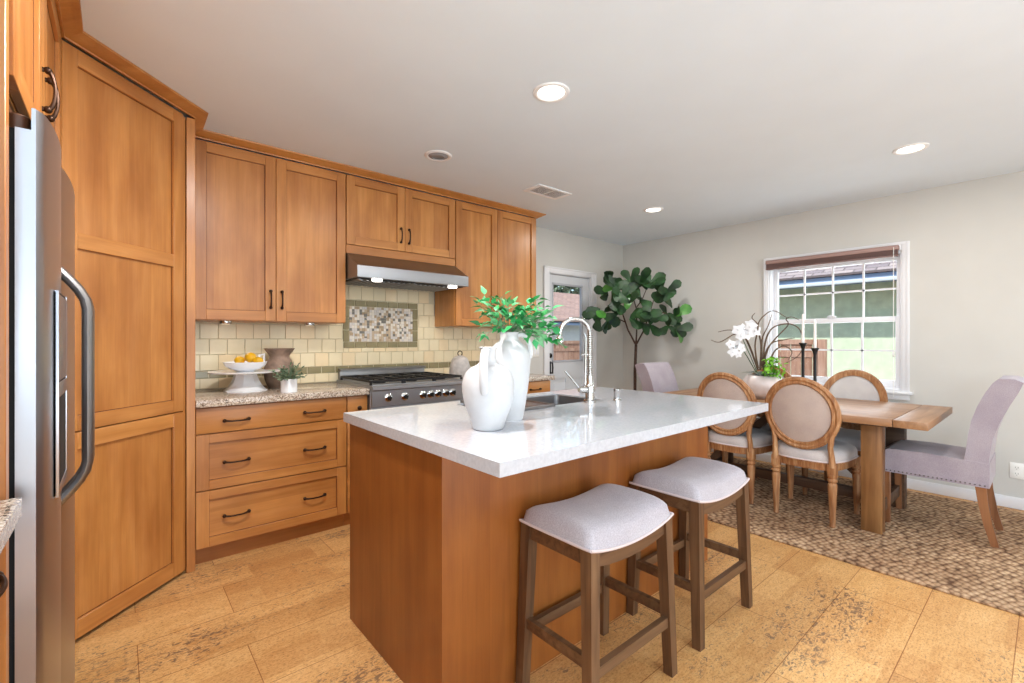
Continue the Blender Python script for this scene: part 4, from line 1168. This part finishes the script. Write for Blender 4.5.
ch['label'] = 'oval-backed wooden dining chair on the near table side, its whole taupe back in view'
copy_tree(ch, (3.815, 1.635, RZ), -PI/2, 'oval-backed wooden dining chair partly hidden by the white island corner')
ch2 = make_round_chair(M['linen_pale'], M['chair_wood']); ch2['group'] = G
ch2.location = (4.345, 1.065, RZ); ch2.rotation_euler = (0, 0, PI/2)
ch2['label'] = 'oval-backed dining chair with pale pad on the window side, under the right window panes'
copy_tree(ch2, (4.345, 1.70, RZ), PI/2, 'oval-backed dining chair on the window side, mostly hidden behind the orchid pot')

# ------------------------------------------------------------ parsons chairs
def make_parsons():
    t = thing('parsons_chair', '', 'chair')
    # local: faces +y ; side profile (y, z)
    W = .225
    seat = [(-.20, .345), (.30, .345), (.325, .36), (.33, .43), (.315, .475), (.27, .50), (.10, .505), (-.12, .495), (-.2, .49)]
    mb = MB(); mb.prism(seat, -W, W, 'x')
    bmesh.ops.bevel(mb.bm, geom=[e for e in mb.bm.edges if len(e.link_faces) == 2 and e.calc_face_angle(0) > .9], offset=.018, segments=3, affect='EDGES')
    s_ = mb.build('seat', M['parsons'], t, sharp=50)
    n = MB()
    for k in range(24): 
        for sx in (-1, 1): n.sphere((sx*W, -.18+k*.021, .357), .005, 6)
    for k in range(20): n.sphere((-W+.02+k*.0215, .326, .357), .005, 6)
    n.build('nailheads', M['nail'], s_)
    front = [(-.085, .47), (-.098, .55), (-.108, .65), (-.122, .74), (-.148, .83), (-.182, .915), (-.212, .972)]
    rear = [(-.335, .982), (-.31, .91), (-.27, .82), (-.238, .73), (-.212, .64), (-.20, .54), (-.19, .42), (-.19, .35)]
    prof = front+[(-.235, .998), (-.30, 1.0)]+rear+[(-.12, .35)]
    mb = MB(); mb.prism(prof, -W+.005, W-.005, 'x')
    bmesh.ops.bevel(mb.bm, geom=[e for e in mb.bm.edges if len(e.link_faces) == 2 and e.calc_face_angle(0) > .9], offset=.014, segments=3, affect='EDGES')
    b_ = mb.build('backrest', M['parsons'], t, sharp=50)
    for sx in (-1, 1):
        MB().bar((sx*(W-.035), .285, 0), (sx*(W-.03), .29, .346), .034, .034, .044, .044).build('leg', M['chair_leg'], t)
        mb = MB(); q = [Vector((sx*(W-.035), -.222, 0)), Vector((sx*(W-.035), -.192, .12)), Vector((sx*(W-.035), -.170, .25)), Vector((sx*(W-.035), -.16, .346))]
        for a, c, w0, w1 in zip(q, q[1:], (.034, .037, .042), (.037, .042, .046)): mb.bar(a, c, w0, w0, w1, w1)
        bmesh.ops.remove_doubles(mb.bm, verts=mb.bm.verts, dist=.0015)
        mb.build('leg', M['chair_leg'], t)
    return t
pc = make_parsons(); pc.location = (4.15, .44, RZ); pc['group'] = 'upholstered end chairs'
pc['label'] = 'lilac upholstered high-back dining chair at the right end of the table, seen side-on'
copy_tree(pc, (4.10, 2.34, RZ), PI, 'pale upholstered high-back chair at the far left end of the table, by the fig tree')

# ------------------------------------------------------------ orchid arrangement
pot = Vector((4.04, 1.55, TZ))
t = thing('orchid_arrangement', 'white orchids, curly twigs and lime greenery in a round white pot on the table', 'flower arrangement', pot)
M['pearl'] = plain('pearly_glaze', (226, 214, 210), .25, var=.05, vs=10)
MB().lathe(smooth_prof([(.06, 0), (.075, .004), (.12, .04), (.15, .10), (.148, .145), (.125, .18), (.11, .19)])+[(.103, .19), (.11, .17)], n=40).build('pot', M['pearl'], t)
MB().lathe([(.11, .172), (.02, .185)], n=24).build('moss', M['soil'], t)
def loc_(px, py, d): return at(px, py, d)-pot
dd0 = pot.x*math.cos(TH)+pot.y*math.sin(TH)
st = MB()
tw = [[(760, 370), (761, 345), (758, 325), (766, 314), (775, 311), (787, 318)], [(764, 370), (764, 350), (768, 334), (776, 326), (790, 324), (800, 330), (803, 345), (798, 356), (786, 363)],
      [(758, 370), (752, 352), (744, 335), (735, 334), (720, 342), (711, 340)], [(758, 370), (750, 348), (742, 334), (730, 330), (718, 332)], [(762, 368), (770, 345), (783, 340), (795, 338)],
      [(765, 372), (766, 352), (776, 338), (788, 325), (786, 319), (792, 317), (799, 320)], [(762, 366), (762, 340), (768, 326), (772, 314)], [(758, 368), (755, 346), (758, 326), (752, 318), (755, 313)], [(768, 368), (774, 352), (784, 346), (792, 352), (788, 360)]]
random.seed(9)
for w_ in tw:
    off = random.uniform(-.12, .12)
    P = [loc_(x, y, dd0+off*(i/len(w_))) for i, (x, y) in enumerate(w_)]
    sm = []
    for i in range(len(P)-1):
        p0, p1, p2, p3 = P[max(i-1, 0)], P[i], P[i+1], P[min(i+2, len(P)-1)]
        for k in range(5):
            u = k/5; sm.append(.5*((2*p1)+(-p0+p2)*u+(2*p0-5*p1+4*p2-p3)*u*u+(-p0+3*p1-3*p2+p3)*u**3))
    sm.append(P[-1]); n = len(sm)
    st.tube(sm, [.0062*(1-i/n)+.002 for i in range(n)], 6)
st.build('twigs', M['twig'], t)
st = MB()
for w_ in ([(757, 372), (750, 355), (744, 342), (741, 334), (736, 330)], [(756, 372), (748, 358), (742, 348), (735, 346), (730, 352)]):
    st.tube([loc_(x, y, dd0-.03) for x, y in w_], .0035, 6)
st.build('orchid_stem', M['leaf_orchid'], t)
fl = [(751, 325, 1.1), (744, 329, 1), (738, 330, 1.05), (755, 331, 1.1), (748, 334, 1.05), (741, 336, .9), (737, 345, 1), (731, 344, .85), (742, 348, .9), (733, 352, .9), (738, 354, .7), (750, 327, .8)]
for x, y, s_ in fl:
    c = loc_(x, y, dd0-.05+random.uniform(-.04, .03)); q = MB()
    nv = Vector((-.65+random.uniform(-.3, .3), -.6+random.uniform(-.3, .3), .2)).normalized(); a0 = random.uniform(0, 1)
    e1 = nv.orthogonal().normalized(); e2 = nv.cross(e1)
    for k in range(5):
        a = a0+2*PI*k/5; q.leaf(c, e1*math.cos(a)+e2*math.sin(a), nv, .05*s_, (.044 if k % 2 else .034)*s_, -.15, .12, 'oval')
    q.sphere(c+nv*.006, .006, 8)
    q.build('orchid_bloom', M['petal'], t, sharp=80)
lf = MB()
for k in range(9):
    a = random.uniform(0, 2*PI); lf.leaf(Vector((.03*math.cos(a), .03*math.sin(a), .185)), (math.cos(a), math.sin(a), .5), (0, 0, 1), .16, .05, .2, .35, 'oval')
for x, y in (): lf.leaf(loc_(x, y, dd0-.05), (random.uniform(-.3, .3), 0, -1), (-1, -1, 0), .05, .016, .1, 0, 'oval')
lf.build('orchid_leaves', M['leaf_orchid'], t)
lf = MB()
for k in range(200):
    c = loc_(max(764, min(786, random.gauss(773, 5))), 367+random.uniform(-9, 9), dd0-.10+random.uniform(-.04, .04))
    lf.leaf(c, Vector((random.uniform(-1, 1), random.uniform(-1, 1), random.uniform(-.7, .6))), (random.uniform(-.5, .5), random.uniform(-.5, .5), 1), random.uniform(.025, .045), .018, .2, .3, 'oval')
lf.build('trailing_greenery', M['leaf_lime'], t)

# candlesticks
def candlestick(px, x, ztop, hold, label):
    an = TH-math.atan((px-CX)/F); y = x*math.tan(an)
    t = thing('candlestick', label, 'candlestick', (x, y, TZ), group='candlesticks on the dining table')
    h = hold-TZ
    MB().lathe([(.041, 0), (.041, .006), (.02, .014), (.011, .03), (.0105, h-.05), (.012, h-.045), (.018, h-.02), (.027, h-.006), (.027, h), (.014, h), (.012, h-.006)], n=24).build('stand', M['black'], t)
    c = thing('candle', 'white taper candle in the '+label.split(',')[0], 'candle', (x, y, hold-.005), group='taper candles')
    MB().lathe([(.0105, 0), (.0085, ztop-hold-.01), (.004, ztop-hold)], n=14).build('wax', M['wax'], c)
    MB().tube([(0, 0, ztop-hold-.002), (0, 0, ztop-hold+.008)], .001, 5).build('wick', M['black'], c)
candlestick(803, 4.03, 1.447, 1.218, 'taller black iron candlestick on the dining table, the left one')
candlestick(815, 4.0, 1.40, 1.180, 'shorter black iron candlestick on the dining table, the right one')

# ------------------------------------------------------------ fiddle leaf fig
tb = Vector((4.55, 3.135, 0)); dt = tb.x*math.cos(TH)+tb.y*math.sin(TH)
t = thing('fiddle_leaf_fig', 'tall fiddle-leaf fig tree with dark green leaves standing in the room corner', 'potted tree', tb)
M['basket'] = plain('woven_basket', (168, 138, 100), .9, var=.2, vs=60)
MB().lathe([(.13, 0), (.15, .01), (.17, .14), (.16, .28), (.15, .28), (.15, .24), (.02, .24)], n=32).build('basket', M['basket'], t)
tk = MB()
def lp(px, py, d=0): return at(px, py, dt+d)-tb
tk.tube([(0, 0, .2), lp(635, 400), lp(635, 370), lp(636, 345)], [.02, .018, .017, .016], 8)
def limb(p0, pts, r0):
    P = [p0]+[lp(*q) for q in pts]; tk.tube(P, [r0-(r0-.004)*i/(len(P)-1) for i in range(len(P))], 6)
fk = lp(636, 345)
limb(fk, [(628, 330), (622, 312, -.05), (616, 290, -.05), (613, 282, -.05)], .012)
limb(fk, [(637, 325), (636, 308, -.1), (631, 288, -.1)], .011)
limb(fk, [(644, 330), (650, 312, -.05), (655, 296, -.05)], .011)
limb(lp(650, 312, -.05), [(662, 312, -.1), (674, 318, -.1)], .007)
limb(lp(625, 322), [(612, 316, -.1), (602, 312, -.1)], .007)
limb(lp(636, 308, -.1), [(642, 300, -.2), (646, 290, -.2)], .007)
limb(lp(655, 300), [(662, 296, -.1), (670, 292, -.1)], .007)
tk.build('trunk', M['bark'], t)
lf = MB(); random.seed(33)
cl = [(610, 281, -.05), (616, 288, -.1), (608, 293, 0), (624, 284, -.05), (631, 282, -.1), (634, 290, 0), (612, 303, -.1), (605, 312, -.1), (600, 309, -.1), (599, 318, -.15), (609, 320, -.05), (622, 297, -.2), (630, 303, -.25),
      (626, 310, -.2), (618, 314, -.15), (640, 300, -.2), (647, 290, -.2), (650, 285, -.15), (660, 292, -.1), (668, 290, -.15), (657, 303, -.1), (664, 301, -.2), (645, 312, -.3), (640, 322, -.25), (650, 325, -.2), (655, 318, -.2),
      (666, 316, -.1), (674, 316, -.15), (679, 321, -.1), (668, 326, -.15), (676, 329, -.2), (636, 314, -.3), (630, 318, -.2), (641, 283, -.2)]
for x, y, d in cl:
    c = lp(x, y, d)
    for k in range(3):
        L4 = random.uniform(.13, .21); a = random.uniform(0, 2*PI)
        dr_ = Vector((math.cos(a)*.8, math.sin(a)*.8, random.uniform(-.9, .9)))
        # image-plane outward tendency plus a little toward the room
        dr_ += (c-lp(638, 312)).normalized()*.5+Vector((-.15, -.15, .1))
        wp = tb+c+dr_.normalized()*L4
        if wp.x > X1-.10: dr_.x = -abs(dr_.x)
        if wp.y > Y1-.10: dr_.y = -abs(dr_.y)
        lf.mi = 1 if random.random() < .14 else 0
        lf.leaf(c, dr_, Vector((-.7, -.7, .35))+Vector((random.uniform(-.5, .5), random.uniform(-.5, .5), random.uniform(-.4, .4))), L4, L4*.62, .16, .18, 'fiddle')
for v in lf.bm.verts:
    w_ = v.co+tb
    if w_.x > X1-.012: v.co.x = X1-.012-tb.x
    if w_.y > Y1-.012: v.co.y = Y1-.012-tb.y
lf.build('leaves', [M['leaf_fiddle'], M['leaf_fiddle_l']], t, sharp=60)

# ------------------------------------------------------------ outdoors
struct(MB().box(-10, 36, -14, 34, -.30, -.12).build('ground', M['ground']))
# house seen through the window
HX = 10.0
t = thing('neighbor_house', 'pale green stucco house with pink-grey shingle roof outside the window', 'house', (HX, 2, -.12))
MB().box(0, 5, -9, 3.8, 0, 2.75).build('wall', M['stucco_g'], t)
MB().box(-.72, -.66, -9.5, 4.2, 2.29, 2.44).box(-.66, 0, -9.5, 4.2, 2.40, 2.44).build('fascia', M['fascia'], t)
MB().box(-.80, -.72, -9.5, 4.2, 2.30, 2.36, .01).build('gutter', M['white_out'], t)
mb = MB(); mb.prism([(-.78, 2.45), (-.78, 2.48), (3, 4.25), (6.5, 2.5), (6.5, 2.45)], -9.5, 4.2, 'y'); mb.build('roof', M['shingle'], t)
# board fence panel at the left of the window view
def fence(name, label, x0, y0, x1, y1, zt, bw=.14):
    p0 = Vector((x0, y0, 0)); p1 = Vector((x1, y1, 0)); L5 = (p1-p0).length; an = math.atan2(y1-y0, x1-x0)
    t = thing(name, label, 'fence', (x0, y0, -.12), an)
    mb = MB(); n = int(L5/(bw+.012))
    for k in range(n): mb.box(k*(bw+.012), k*(bw+.012)+bw, -.01, .01, 0, zt+.12-.08)
    mb.build('boards', M['fence'], t)
    MB().box(0, L5, -.03, .03, zt+.04, zt+.12).box(0, L5, -.025, .025, zt-.16, zt-.08).build('rail', M['fence'], t)
    for k in range(int(L5/2.2)+1): MB().box(k*2.2-.05, k*2.2+.05, .0, .09, 0, zt+.12).build('post', M['fence'], t)
fence('board_fence', 'pinkish brown wooden fence outside the window at its left side', 8.2, 2.27, 8.2, 5.0, 1.25)
fence('board_fence', 'brown wooden board fence outside the glazed back door', 4.0, 8.6, 14.5, 8.6, 1.22)
t = thing('neighbor_house', 'white-walled house with brown shingle roof outside the back door', 'house', (12, 13.5, -.12))
MB().box(-3, 12, 0, 5, 0, 2.2).build('wall', M['stucco_w'], t)
MB().box(-3.4, 12.4, -.52, -.48, 1.98, 2.18).box(-3.4, 12.4, -.52, 0, 2.08, 2.12).build('fascia', M['fascia'], t)
mb = MB(); mb.prism([(-.56, 2.18), (2.6, 3.75), (5.6, 2.18), (5.6, 2.12), (2.6, 3.68), (-.56, 2.12)], -3.4, 12.4, 'x'); mb.build('roof', M['shingle_y'], t)
random.seed(5)
t = thing('garden_tree', 'leafy tree rising behind the brown roof outside the back door', 'tree', (21.8, 20.5, -.12))
MB().tube([(0, 0, 0), (.1, 0, 2), (0, 0, 3.5)], [.25, .2, .15], 8).build('trunk', M['bark'], t)
lf = MB()
for k in range(2600):
    v_ = Vector((random.gauss(0, 1), random.gauss(0, 1), random.gauss(0, 1))).normalized()*random.random()**.4
    lf.leaf(Vector((v_.x*3.8, v_.y*2.6, 4.6+v_.z*2.6)), (random.uniform(-1, 1), random.uniform(-1, 1), random.uniform(-1, 1)), (random.uniform(-1, 1), random.uniform(-1, 1), 1), .34, .2)
lf.build('foliage', M['leaf_out'], t)
